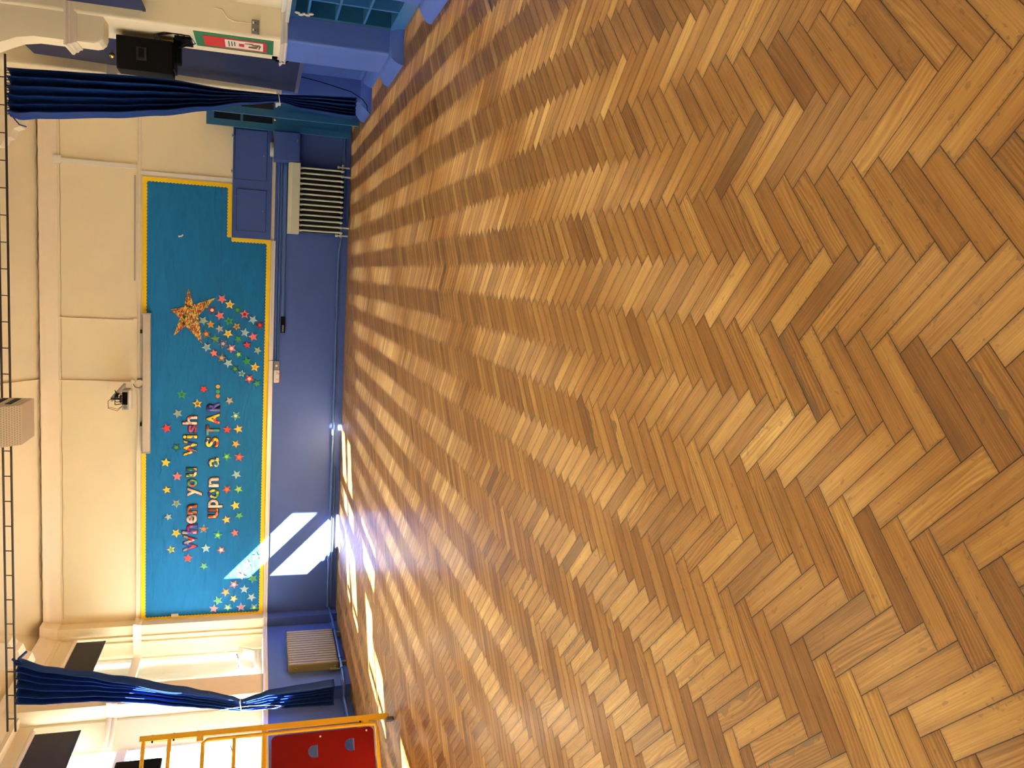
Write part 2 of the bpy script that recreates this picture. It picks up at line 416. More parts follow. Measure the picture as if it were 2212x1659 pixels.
# right side: blind arcade - thick piers, with recessed infill walls between them
PIERS = [(12.55, 13.25), (9.70, 10.60), (6.90, 7.85), (4.05, 5.0), (1.2, 2.15), (-1.65, -.7), (-4.5, -3.55)]
XP = 2.47
def rounded(x0, y0, y1, r=.035, n=4):
    """plan of a pier whose two hall-side corners are rounded; travels so that the hall is on the right"""
    p = [(3.3, y0)]
    for k in range(n+1): a = -PI/2-k*PI/2/n; p.append((x0+r+r*math.cos(a), y0+r+r*math.sin(a)))
    for k in range(n+1): a = PI-k*PI/2/n; p.append((x0+r+r*math.cos(a), y1-r+r*math.sin(a)))
    p.append((3.3, y1)); return p
def build_right():
    b = MB(); bb = MB()
    for y0, y1 in PIERS:
        p = rounded(XP, y0, y1)
        b.prism(p, 2, ZD, 5.1); bb.prism(p, 2, -.02, ZD)
    b.box(XR, 3.3, YF, YB, ZD, 5.1); bb.box(XR, 3.3, YF, 7.4, -.02, ZD); bb.box(XR, 3.3, 10.1, YB, -.02, ZD); bb.box(3.12, 3.3, 7.4, 10.1, -.02, ZD)
    o = struct(b.build('wall_right', MT['cream'])); o2 = struct(bb.build('wall_right_dado', MT['pier'])); o2.parent = o
build_right()

# flared skirting round the piers and along the infill
FLARE = [(-.01, -.01), (.115, -.01), (.115, .02), (.105, .05), (.08, .085), (.045, .115), (.02, .135), (-.01, .15)]
def right_path(inset=0, bays=PIERS):
    pts = []
    for y0, y1 in bays:
        pts += [(XR, y1), (XP, y1), (XP, y0), (XR, y0)]
    return [(XR, YB)]+pts
# travelling towards the camera (decreasing y) the hall (-x) is on the right
b = MB()
b.sweep([(XR, YB), (XR, 13.25), (XP, 13.25), (XP, 12.55), (XR, 12.55), (XR, 10.60), (XP, 10.60), (XP, 9.70), (2.74, 9.70)], FLARE)
b.sweep([(2.74, 7.85), (XP, 7.85), (XP, 6.90), (XR, 6.90), (XR, 5.0), (XP, 5.0), (XP, 4.05), (XR, 4.05), (XR, 2.15), (XP, 2.15), (XP, 1.2), (XR, 1.2)], FLARE)

struct(b.build('baseboard_right', MT['pier'], smooth=SM))
# skirting on the back wall and left wall
SK = [(-.01, -.01), (.035, -.01), (.035, .10), (.025, .13), (-.01, .135)]
b = MB(); b.sweep([(-6.30, YB), (3.2, YB)], SK); struct(b.build('baseboard_back', MT['blue'], smooth=SM))
def left_path():
    pts = []
    for i in range(len(BAYS)-1, -1, -1):
        y0, y1 = BAYS[i]
        xbay = -6.60 if i else -6.46; pts += [(-6.40, y0), (xbay, y0), (xbay, y1), (-6.40 if i else -6.30, y1)]
    return [(-6.40, YF)]+pts+[(-6.30, YB)]
b = MB(); b.sweep(left_path(), SK); struct(b.build('baseboard_left', MT['blue'], smooth=SM))

# dado mouldings
DADO = [(-.01, 1.245), (.022, 1.245), (.03, 1.258), (.022, 1.268), (.030, 1.282), (.048, 1.300), (.05, 1.318), (-.01, 1.322)]
b = MB(); b.sweep([(-6.30, YB), (-1.60, YB)], DADO); b.sweep([(-1.585, YB), (.52, YB)], DADO)
struct(b.build('trim_1', MT['white'], smooth=SM))
b = MB(); b.sweep(left_path(), DADO); struct(b.build('trim_2', MT['white'], smooth=SM))
b = MB(); b.sweep(right_path(), DADO); struct(b.build('trim_3', MT['white'], smooth=SM))
# picture rail
RAIL = [(-.01, 3.42), (.02, 3.42), (.035, 3.435), (.03, 3.455), (.05, 3.475), (-.01, 3.485)]
b = MB(); b.sweep([(-6.30, YB), (2.9, YB)], RAIL); struct(b.build('trim_4', MT['creamtrim'], smooth=SM))
# capitals on the left piers
CAP = [(-.01, 3.36), (.02, 3.36), (.035, 3.39), (.03, 3.42), (.055, 3.45), (.055, 3.49), (-.01, 3.50)]
b = MB()
b.sweep([(-6.85, 15.08), (-6.30, 15.08), (-6.30, YB)], CAP)
for i in range(len(BAYS)-1):
    ya, yb_ = BAYS[i+1][1], BAYS[i][0]
    b.sweep([(-6.85, ya-.42), (-6.62, ya-.08), (-6.62, ya), (-6.40, ya), (-6.40, yb_), (-6.55, yb_)], CAP)
struct(b.build('trim_5', MT['creamtrim'], smooth=SM))
# cornice all round
CORN = [(-.02, 4.68), (.02, 4.68), (.03, 4.72), (.05, 4.76), (.06, 4.82), (.10, 4.87), (.12, 4.93), (-.02, 4.94)]
b = MB(); b.sweep([(-6.48, YF), (-6.48, 15.10), (-6.30, 15.10), (-6.30, YB), (2.9, YB)], CORN); struct(b.build('trim_6', MT['creamtrim'], smooth=SM))
# brown hair-lines paint the pipe's shadow and the cornice crack's shade, and a conduit along it
MT['crackshade'] = mat('brown_crack_shade_line', (.16, .085, .04, 1), .8, var=.5, scale=8)
b = MB(); b.tube([(-6.2+.2*k, YB-.012, 4.64+.004*math.sin(k*1.7)) for k in range(44)], .0028, 6); struct(b.build('trim_7', MT['crackshade']))
b = MB(); b.tube([(-6.1+.12*k, YB-.125, 4.945+.006*math.sin(k*2.3)) for k in range(71)], [.002+.006*abs(math.sin(k*k*.37))*abs(math.sin(k*.21)) for k in range(71)], 6); struct(b.build('trim_60', MT['crackshade']))
b = MB(); b.box(-.30, 1.45, YB-.012, YB, 3.505, 3.53); struct(b.build('trim_61', MT['plasticg']))
# vertical battens, framing strips of the upper wall
b = MB(); b.box(1.55, 1.62, YB-.035, YB, 3.48, 4.66); b.box(1.47, 1.53, YB-.03, YB, 1.98, 3.42); b.box(1.53, 1.66, YB-.04, YB, 4.62, 4.75)
struct(b.build('trim_8', MT['white']))
# rib in the back cove
b = MB()
b.obox((-2.03, YB-1.12, 5.62), (1, 0, 0), (0, -2.2, 1.38), (0, 1.38, 2.2), .03, 1.28, .03); struct(b.build('trim_9', MT['ceil']))
# clay-brown end corbels and a tie beam high under the cove
def corbel(x, s):
    b = MB(); b.prism([(x, 5.3), (x+s*.42, 5.3), (x+s*.40, 4.86), (x+s*.30, 4.80), (x+s*.27, 4.74), (x+s*.16, 4.70), (x+s*.12, 4.62), (x, 4.58)], 1, 12.95, 13.22)
    return b
struct(corbel(-5.95, 1).build('trim_10', MT['creamtrim'])); struct(corbel(1.86, -1).build('trim_11', MT['creamtrim']))
b = MB(); b.box(-6.5, 2.9, 12.98, 13.2, 5.15, 5.5); struct(b.build('trim_12', MT['ceil']))

# transverse arch ribs springing from the right piers, with corbel and capital
def arch_rib(yc, name_no):
    d0, d1 = yc, yc+.30
    inner = [(2.47, 3.50), (2.20, 3.50), (2.20, 3.70), (2.17, 3.85), (2.10, 4.0), (1.96, 4.25), (1.72, 4.55), (1.35, 4.9), (.9, 5.2), (.3, 5.5), (-.5, 5.75), (-2.1, 5.9)]
    mir = [(-4.2-x, z) for x, z in inner[::-1]][1:]
    b = MB()
    full = inner+mir
    b.prism([(2.50, 6.3), (2.50, 3.38), (2.20, 3.38)]+full[2:-2]+[(-6.40, 3.38), (-6.70, 3.38), (-6.70, 6.3)], 1, d0, d1)
    o = b.build('trim_%d' % name_no, MT['cream']); struct(o)
    m = MB()   # rounded corbel
    m.prism([(2.49, 3.36), (2.20, 3.36), (2.20, 3.16), (2.215, 3.11), (2.25, 3.075), (2.30, 3.06), (2.49, 3.06)], 1, d0, d1, bev=.02)
    m.box(2.40, 2.48, d0+.01, d1-.01, 3.07, 3.40)
    struct(m.build('trim_%d' % (name_no+1), MT['cream']))
    m = MB(); m.sweep([(2.9, d1), (2.20, d1), (2.20, d0), (2.9, d0)], [(-.01, 3.31), (.012, 3.31), (.02, 3.34), (.04, 3.36), (.04, 3.38), (.06, 3.40), (.06, 3.42), (-.01, 3.43)])
    struct(m.build('trim_%d' % (name_no+2), MT['creamtrim'], smooth=SM))
arch_rib(9.72, 20)
b = MB(); b.sweep([(XR, 13.25), (XP, 13.25), (XP, 12.55), (XR, 12.55)], [(-.01, 3.36), (.02, 3.36), (.03, 3.40), (.055, 3.43), (.055, 3.48), (-.01, 3.5)])
struct(b.build('trim_23', MT['white'], smooth=SM))
b = MB(); b.sweep([(XR, 7.85), (XP, 7.85), (XP, 6.9), (XR, 6.9)], [(-.01, 3.36), (.02, 3.36), (.03, 3.40), (.055, 3.43), (.055, 3.48), (-.01, 3.5)])
struct(b.build('trim_24', MT['white'], smooth=SM))

# playground outside the windows, with parts added to shape the sun patches
b = MB(); b.box(-8.02, -6.98, 12.05, 15.6, 4.47, 4.57); struct(b.build('trim_50', MT['white']))  # added eave, keeps sun out of the far window's top
b = MB(); b.box(-7.2, -6.98, 14.22, 14.98, -.3, 4.47); struct(b.build('trim_59', MT['white']))  # added buttress, trims the left side of the wall's sun patch
b = MB(); b.box(-9.2, -6.98, -8, 6.6, 4.47, 4.57); struct(b.build('trim_49', MT['white']))  # added deep eave, holds the sun off the near floor
for i, (y0, y1) in enumerate(BAYS):           # rail added outside each window to split its sun patch
    b = MB(); b.box(-7.14, -7.08, y0-.2, y1+.2, 2.76, 3.06, .01); struct(b.build('trim_%d' % (51+i), MT['white']))
b = MB(); b.box(-40, -7.05, -30, 45, -.4, -.3); struct(b.build('ground', MT['tarmac']))

# ------------------------------------------------------------------ windows
def window(n, y0, y1):
    XG = XGS[n-1]
    Z0, Z1, ZM = 1.33, 4.42, (3.42 if n == 1 else 3.22)
    f = MB(); x0, x1 = XG-.04, XG+.03; a, c = y0+.14, y1-(.01 if n == 1 else .41)
    fw = .06
    f.box(x0, x1, a, c, Z0, Z0+.07, .006); f.box(x0, x1, a, c, Z1-fw, Z1, .006)
    f.box(x0, x1, a, a+fw, Z0+.07, Z1-fw, .006); f.box(x0, x1, c-fw, c, Z0+.07, Z1-fw, .006)
    f.box(x0, x1+.03, a+fw, c-fw, ZM-.07, ZM+.07, .008)
    m = (a+c)/2
    if n > 1: f.box(x0, x1, m-.014, m+.014, Z0+.07, ZM-.07, .004)
    f.box(x0, x1, m-.02, m+.02, ZM+.07, Z1-fw, .006)
    root = empty('window_%d' % n, (XG, m, Z0), '', 'window'); del root['label']; del root['category']; struct(root)
    f.build('window_frame', MT['upvc'], root)
    g = MB(); g.box(XG-.012, XG-.006, a+fw, m-.025, Z0+.42, ZM-.07); g.box(XG-.012, XG-.006, m+.025, c-fw, Z0+.42, ZM-.07)
    g.box(XG-.012, XG-.006, a+fw, m-.02, ZM+.07, Z1-fw); g.box(XG-.012, XG-.006, m+.02, c-fw, ZM+.07, Z1-fw)
    g.build('pane', MT['glass'], root)
    # bottom casements hinged inwards like hoppers
    for (p, q) in ((a+fw, m-.025), (m+.025, c-fw)):
        h = MB(); ang = math.radians(16); ca, sa = math.cos(ang), math.sin(ang)
        H = .33; base = Vector((XG+.02, 0, Z0+.08)); up = Vector((sa, 0, ca)); nn = Vector((ca, 0, -sa))
        def bar(y_0, y_1, h0, h1):
            h.obox(base+Vector((0, (y_0+y_1)/2, 0))+up*(h0+h1)/2, (0, 1, 0), up, nn, (y_1-y_0)/2, (h1-h0)/2, .018, .004)
        bar(p, q, 0, .05); bar(p, q, H-.05, H); bar(p, p+.05, .05, H-.05); bar(q-.05, q, .05, H-.05)
        hp = h.build('hopper', MT['upvc'], root)
        g2 = MB(); g2.obox(base+Vector((0, (p+q)/2, 0))+up*H/2, (0, 1, 0), up, nn, (q-p)/2-.05, H/2-.05, .003)
        go = g2.build('hopper_pane', MT['glass'], hp)
        st = MB(); st.tube([(XG+.03, p+.03, Z0+.41), (XG+.14, p+.03, Z0+.38)], .006, 6); s2 = st.build('stay', MT['steel'], root)
        st = MB(); st.tube([base+up*H+Vector((0, (p+q)/2-.05, 0)), base+up*(H+.03)+Vector((.03, (p+q)/2+.05, 0))], .008, 6); st.build('handle', MT['steel'], root)
    return root
for i, (y0, y1) in enumerate(BAYS): window(i+1, y0, y1)
# window sills
for i, (y0, y1) in enumerate(BAYS):
    b = MB(); b.box(XGS[i]-.02, -6.44 if i == 0 else -6.56, y0, y1, 1.285, 1.325, .006); struct(b.build('trim_%d' % (40+i), MT['white']))

# roller blinds at the window heads
def blind(y0, y1, zb, label, xb=-6.47, zt=4.42):
    r = empty('roller_blind', (xb, (y0+y1)/2, zb), label, 'blind', 'roller blinds on the left windows')
    m = MB(); m.cyl((xb, y0+.01, zt-.03), (xb, y1-.01, zt-.03), .035); m.build('roller', MT['creamtrim'], r, SM)
    m = MB(); n = 10
    m.box(xb-.022, xb-.016, y0+.03, y1-.03, zb, zt-.03); m.build('blind_cloth', MT['blind'], r)
    m = MB(); m.box(xb-.028, xb-.010, y0+.03, y1-.03, zb-.02, zb+.012, .003); m.build('bottom_bar', MT['blind'], r)
blind(13.15, 15.0, 3.93, 'dark roller blind half hidden behind the left blue curtain')
for k in (2, 3, 4, 5, 6): blind(BAYS[k][0]+.03, BAYS[k][1]-.2, 3.12 if k == 2 else 3.8, ['', '', 'lowered dark roller blind of the third window from the far end', 'dark roller blind of the fourth window from the far end', 'dark roller blind of the fifth window from the far end', 'dark roller blind of the sixth window from the far end', 'dark roller blind of the window nearest the rear wall'][k], -6.58)
blind(10.23, 12.25, 3.80, 'larger near dark roller blind at the top left edge, above the yellow climbing frame', -6.58)

# ------------------------------------------------------------------ display board on the back wall
YW = YB-.012
def build_board():
    root = empty('display_board', (-2.4, YW, 1.31), 'large blue backing paper display with scalloped yellow border across the back wall', 'display board')
    poly = [(-6.33, 1.325), (.53, 1.325), (.53, 1.98), (1.44, 1.98), (1.44, 3.40), (-6.33, 3.40)]
    bm = bmesh.new()
    vs = [bm.verts.new((x, YW, z)) for x, z in poly]; bm.faces.new(vs)
    m = MB(); m.bm.free(); m.bm = bm
    m2 = MB(); m2.prism(poly, 1, YW, YB+.002); m2.build('backing_paper', MT['bluepaper'], root)
    # scalloped border strips
    cnt = [0]
    def strip(p, q, inward, nm='border'):
        cnt[0] += 1; e = .0009*cnt[0]
        p, q, inward = Vector(p), Vector(q), Vector(inward); L = (q-p).length; n = max(2, round(L/.055)); s = MB(); pts = []
        d = (q-p)/n
        for k in range(n):
            for t in (0, .25, .5, .75): pts.append(p+d*(k+t)+inward*(.062+.014*math.sin(PI*t)))
        pts.append(q+inward*.062); pts += [q, p]
        s.prism([(v.x, v.y) for v in pts], 1, YW-.004-e, YW-.001); s.build(nm, MT['yborder'], root)
    strip((-6.33, 3.40), (-3.24, 3.40), (0, -1)); strip((-.84, 3.40), (1.44, 3.40), (0, -1))
    strip((-6.33, 1.325), (.53, 1.325), (0, 1)); strip((-6.33, 1.325), (-6.33, 3.40), (1, 0))
    strip((.53, 1.325), (.53, 1.98), (-1, 0)); strip((.53, 1.98), (1.44, 1.98), (0, 1)); strip((1.44, 1.98), (1.44, 3.40), (-1, 0))
    s = MB(); s.box(-3.2, 1.4, YW-.0015, YW-.0005, 2.14, 2.146); s.build('paper_seam', mat('paper_seam', (.006, .07, .17, 1), .6), root)
build_board()
t = MB(); t.prism([(.47, 2.83), (.50, 2.84), (.505, 2.79), (.53, 2.77), (.51, 2.755), (.485, 2.78)], 1, YW-.012, YW-.010)
tag(t.build('paper_scrap', MT['paper']), 'tiny white paper scrap on the empty right half of the blue display', 'paper')

COL = dict(pink=(.75, .16, .17), yellow=(.85, .55, .05), darkgreen=(.01, .12, .05), green=(.03, .30, .10), lightblue=(.33, .52, .58),
           maroon=(.20, .01, .02), gold=(.6, .34, .06), red=(.68, .03, .03), grey=(.30, .38, .33), brown=(.22, .11, .04), black=(.01, .015, .015),
           silver=(.42, .43, .42), olive=(.12, .22, .04), lime=(.32, .55, .10), magenta=(.5, .02, .12), white=(.8, .78, .74), orange=(.7, .2, .03), navyblue=(.02, .04, .25))
CM = {k: mat(k+'_shiny_card', v+(1,), .3, var=.35, scale=45, coat=.3) for k, v in COL.items()}
def star_pts(r, inner=.42, rot=0, n=5):
    return [((r if k % 2 == 0 else r*inner)*math.cos(rot+PI/2+k*PI/n)*1.0 for _ in (0,)) for k in range(2*n)]
def star(x, z, colour, tips, centre, label, group, r=.088, rot=None):
    rot = random.uniform(-.5, .5) if rot is None else rot
    root = empty('paper_star', (x, YW-.004, z), label, 'star', group)
    def poly(r_, inn, y0, y1, m, nm):
        pts = []
        for k in range(10):
            rr = r_ if k % 2 == 0 else r_*inn; a = rot+PI/2+k*PI/5; pts.append((x+rr*math.cos(a), z+rr*math.sin(a)))
        q = MB(); q.prism(pts, 1, y0, y1); return q.build(nm, m, root)
    poly(r, .42, YW-.008, YW-.002, CM[tips], 'star_back')
    poly(r*(.80 if tips != colour else .97), .46, YW-.011, YW-.008, CM[colour], 'star_face')
    if centre:
        q = MB(); q.prism([(x+.32*r*math.cos(a*PI/5+rot), z+.32*r*math.sin(a*PI/5+rot)) for a in range(10)], 1, YW-.014, YW-.011); q.build('star_centre', CM[centre], root)
    return root
G1 = 'paper stars in the comet trail'; G2 = 'paper stars scattered round the words'; G3 = 'paper stars in the lower left corner'
trail = [
 ('rightmost', [(-0.54,2.12,'pink','pink',None),(-0.63,1.99,'yellow','yellow','gold'),(-0.72,1.86,'darkgreen','darkgreen','green'),(-0.79,1.74,'pink','pink','maroon'),(-0.88,1.60,'lightblue','lightblue',None),(-0.97,1.48,'maroon','maroon','red')]),
 ('second', [(-0.74,2.28,'maroon','maroon','white'),(-0.83,2.15,'pink','pink',None),(-0.92,2.00,'green','green','darkgreen'),(-1.01,1.87,'gold','maroon','olive'),(-1.11,1.73,'lightblue','lightblue','silver'),(-1.18,1.59,'pink','pink',None)]),
 ('middle', [(-0.93,2.42,'grey','grey',None),(-0.99,2.30,'gold','green','orange'),(-1.06,2.15,'silver','brown',None),(-1.14,2.01,'yellow','yellow','gold'),(-1.23,1.84,'green','darkgreen','green'),(-1.33,1.69,'red','navyblue','red'),(-1.42,1.51,'grey','green',None)]),
 ('fourth', [(-1.16,2.37,'brown','brown','orange'),(-1.24,2.22,'olive','green',None),(-1.32,2.09,'navyblue','orange','lightblue'),(-1.40,1.95,'pink','pink','white'),(-1.50,1.83,'green','navyblue','lime'),(-1.62,1.69,'green','green',None),(-1.72,1.55,'yellow','yellow','gold')]),
 ('leftmost', [(-1.39,2.36,'lightblue','lightblue','grey'),(-1.49,2.24,'pink','maroon','pink'),(-1.57,2.11,'brown','brown','silver'),(-1.66,2.00,'lightblue','lightblue',None),(-1.76,1.88,'darkgreen','black','green'),(-1.84,1.77,'lightblue','navyblue','green'),(-1.93,1.64,'red','red','white'),(-2.01,1.51,'green','black','green')])]
NN = {'lightblue': 'pale blue', 'darkgreen': 'dark green', 'navyblue': 'dark blue', 'grey': 'grey green'}
nn = lambda c: NN.get(c, c)
ORD = ['topmost', 'second', 'third', 'fourth', 'fifth', 'sixth', 'seventh', 'eighth']
for rn, row in trail:
    for i, (x, z, c, t_, ce) in enumerate(row):
        last = i == len(row)-1
        pos = 'lowest' if last else (ORD[i] if i == 0 else ORD[i]+' down')
        star(x, z, c, t_, ce, '%s star, %s in the %s line of the comet trail' % (nn(c), pos, rn), G1)
scat = [
 (-2.13,2.40,'red','black',None,'red star with black tips right of the word Wish'),
 (-2.23,2.76,'green','green','darkgreen','green star high up to the right of Wish'),
 (-2.39,2.50,'yellow','yellow','brown','yellow star close beside the h of Wish'),
 (-2.57,2.82,'grey','grey',None,'grey green star above the h of Wish'),
 (-2.83,3.00,'red','red',None,'plain red star high above the middle of Wish'),
 (-3.17,2.84,'darkgreen','black','green','dark green star above the W of Wish'),
 (-2.33,1.97,'silver','brown',None,'silver star with brown tips below the R of STAR'),
 (-2.60,1.86,'green','lightblue','white','green and white star below the A of STAR'),
 (-2.85,2.00,'red','maroon','red','red star just below the T of STAR'),
 (-2.84,1.81,'yellow','pink',None,'yellow and pink star under the red one below the T'),
 (-3.11,1.85,'gold','brown','gold','gold and brown star below the S of STAR'),
 (-3.34,2.00,'green','green','lime','green star just below the letter a'),
 (-3.35,1.79,'red','red','orange','bright red star under the green one below the letter a'),
 (-3.44,3.01,'yellow','yellow',None,'yellow star at the top, between the words you and Wish'),
 (-3.69,2.82,'pink','pink',None,'pink star above the u of you'),
 (-3.93,2.99,'yellow','brown',None,'yellow star with a brown tip high above the word you'),
 (-4.18,2.83,'grey','silver','olive','dark grey and silver star above the gap between When and you'),
 (-4.42,2.96,'silver','darkgreen','lightblue','silver star with dark green tips above the n of When'),
 (-4.72,2.83,'yellow','yellow','gold','yellow star above the h of When'),
 (-5.02,2.91,'lime','red','green','green and red star above the W of When'),
 (-5.19,2.63,'red','red',None,'plain red star left of the W of When'),
 (-5.35,2.36,'green','darkgreen','green','green star alone at the left, below the red one by When'),
 (-5.02,2.33,'lightblue','lightblue',None,'pale blue star below the W of When'),
 (-5.06,2.07,'pink','maroon','white','pink star with maroon tips, below the pale blue one under When'),
 (-4.66,2.37,'brown','silver','orange','brown and silver star between the h of When and the word upon'),
 (-4.78,2.13,'green','green','lime','green star left of the u of upon'),
 (-4.75,1.84,'pink','maroon',None,'pale pink star low to the left of upon'),
 (-4.50,1.99,'yellow','red','lime','red, yellow and green star below the u of upon'),
 (-4.43,1.77,'green','darkgreen',None,'green star with dark tips, lowest below the u of upon'),
 (-4.24,1.84,'yellow','yellow',None,'yellow star below the p of upon'),
 (-3.94,1.99,'red','brown','orange','red and brown star below the o of upon'),
 (-3.94,1.79,'lime','green',None,'lime green star under the red and brown one'),
 (-3.67,1.83,'lightblue','silver',None,'silvery blue star below the n of upon')]
for x, z, c, t_, ce, l in scat: star(x, z, c, t_, ce, l, G2)
low = [
 (-5.21,1.46,'green','green',None,'green star at the right end of the lower left cluster'),
 (-5.34,1.61,'white','pink','red','white and red star second from the right end of the cluster'),
 (-5.56,1.71,'pink','magenta','white','pink star in the sunlit upper edge of the cluster'),
 (-5.72,1.84,'pink','pink','white','pale pink star left of the sunlit one in the cluster'),
 (-5.63,1.51,'green','lime',None,'pale green star low in the middle of the cluster'),
 (-5.86,1.98,'gold','orange',None,'gold and orange star at the upper edge of the cluster'),
 (-5.82,1.66,'lightblue','lightblue',None,'pale blue star in the middle of the cluster'),
 (-5.99,1.84,'yellow','brown','silver','pale gold star with dark tips in the cluster'),
 (-5.98,1.53,'lightblue','silver',None,'pale blue star near the bottom border of the cluster'),
 (-6.01,2.11,'green','lime',None,'green star near the top left of the cluster'),
 (-6.16,2.18,'pink','pink',None,'plain pink star, topmost beside the left border'),
 (-6.15,1.94,'green','darkgreen','lime','dark green star second down beside the left border'),
 (-6.16,1.71,'magenta','lightblue','red','magenta star with white tips third down beside the left border'),
 (-6.18,1.48,'darkgreen','green','lime','green star in the bottom left corner of the display')]
for x, z, c, t_, ce, l in low: star(x, z, c, t_, ce, l, G3)
# big star
bs = [(-0.38,2.67),(-0.64,2.59),(-0.52,2.22),(-0.84,2.45),(-1.33,2.40),(-1.03,2.66),(-1.22,2.95),(-0.92,2.84),(-0.72,2.98),(-0.70,2.76)]
BIG = [(.6,.35,.05),(.45,.02,.02),(.7,.5,.08),(.04,.06,.03),(.12,.22,.04),(.55,.12,.03),(.2,.04,.06),(.75,.55,.12)]
big_pts = None
def big_star():
    # tips and notches read off the wall, in order round the star
    P = [(-0.38,2.67),(-0.66,2.585),(-0.52,2.22),(-0.845,2.50),(-1.33,2.435),(-1.03,2.705),(-1.22,2.905),(-0.90,2.80),(-0.76,2.95),(-0.70,2.735)]
    # convert: picture x is down, picture y is left
    W_ = [(-0.38,2.67),(-0.52,2.22),(-1.33,2.44),(-1.22,2.90),(-0.76,2.94)]
    root = empty('comet_star', (-.85, YW-.004, 2.6), 'big five-pointed collage star of yellow, red and green scraps heading the trail', 'star')
    q = MB(); q.prism(P, 1, YW-.012, YW-.002); q.build('star_back', m_collage('comet_collage', BIG, 34, (1, 1, 2.6)), root)
    cx, cz = -.86, 2.64
    q = MB(); random.seed(5)
    for k in range(70):
        i = random.randrange(10); t1 = random.uniform(.3, .9); t2 = random.random()
        ax = P[i][0]*(1-t2)+P[(i+1) % 10][0]*t2; az = P[i][1]*(1-t2)+P[(i+1) % 10][1]*t2
        x, z = cx+(ax-cx)*t1, cz+(az-cz)*t1; a = random.uniform(0, PI)
        q.obox((x, YW-.0155, z), (math.cos(a), 0, math.sin(a)), (0, 1, 0), (-math.sin(a), 0, math.cos(a)), .035, .003, .007)
    q.build('paper_strips', m_collage('comet_strips', BIG[::-1], 20), root)
big_star()

# letters
FONT = None
def letter(ch, x0, x1, z0, z1, cols, label):
    cu = bpy.data.curves.new('letter', 'FONT'); cu.body = ch; cu.size = 1; cu.offset = .025
    tmp = bpy.data.objects.new('tmp', cu); C.objects.link(tmp)
    dg = bpy.context.evaluated_depsgraph_get(); me0 = bpy.data.meshes.new_from_object(tmp.evaluated_get(dg))
    cu.offset = .06
    dg.update(); me1 = bpy.data.meshes.new_from_object(tmp.evaluated_get(bpy.context.evaluated_depsgraph_get()))
    bpy.data.objects.remove(tmp)
    xs = [v.co.x for v in me0.vertices]; ys = [v.co.y for v in me0.vertices]
    a, b_, c, d = min(xs), max(xs), min(ys), max(ys)
    sx, sz = (x1-x0)/(b_-a), (z1-z0)/(d-c)
    root = empty('paper_letter', ((x0+x1)/2, YW-.004, z0), label, 'letter', 'cut-out letters of the slogan')
    for me, y0, y1, m, nm in ((me1, YW-.002, YW-.008, MT['outline'], 'letter_outline'), (me0, YW-.008, YW-.012, cols, 'letter_face')):
        bm = bmesh.new(); bm.from_mesh(me); bpy.data.meshes.remove(me)
        for v in bm.verts: v.co = Vector((x0+(v.co.x-a)*sx, y0, z0+(v.co.y-c)*sz))
        r = bmesh.ops.extrude_face_region(bm, geom=bm.faces[:])
        for v in r['geom']:
            if isinstance(v, bmesh.types.BMVert): v.co.y = y1
        bmesh.ops.recalc_face_normals(bm, faces=bm.faces[:])
        q = MB(); q.bm.free(); q.bm = bm; q.build(nm, m, root)
MT['outline'] = mat('dark_card_outline', (.02, .02, .05, 1), .5)
PAL = {'a': [(.55,.02,.03),(.03,.05,.35),(.25,.02,.2),(.4,.4,.42)], 'b': [(.7,.55,.5),(.75,.7,.62),(.65,.5,.48)], 'c': [(.3,.05,.03),(.5,.15,.03),(.12,.03,.02),(.6,.35,.1)],
       'd': [(.75,.5,.03),(.02,.3,.1),(.02,.05,.3),(.6,.6,.1)], 'e': [(.85,.65,.03),(.7,.03,.03),(.02,.08,.5),(.9,.75,.1)], 'f': [(.25,.03,.15),(.12,.02,.2),(.4,.05,.1)],
       'g': [(.03,.25,.35),(.02,.35,.3),(.5,.1,.08)], 'h': [(.02,.03,.3),(.05,.02,.2),(.1,.1,.5)], 'i': [(.85,.7,.1),(.05,.2,.25),(.8,.75,.3)], 'j': [(.02,.3,.08),(.3,.05,.05),(.05,.4,.2)], 'k': [(.8,.78,.72),(.7,.1,.1),(.75,.7,.68)]}
PM = {k: m_collage('letter_collage_'+k, v, 14, rough=.4) for k, v in PAL.items()}
word = {0: 'When', 4: 'you', 7: 'upon', 11: 'Wish', 15: 'a', 16: 'STAR'}
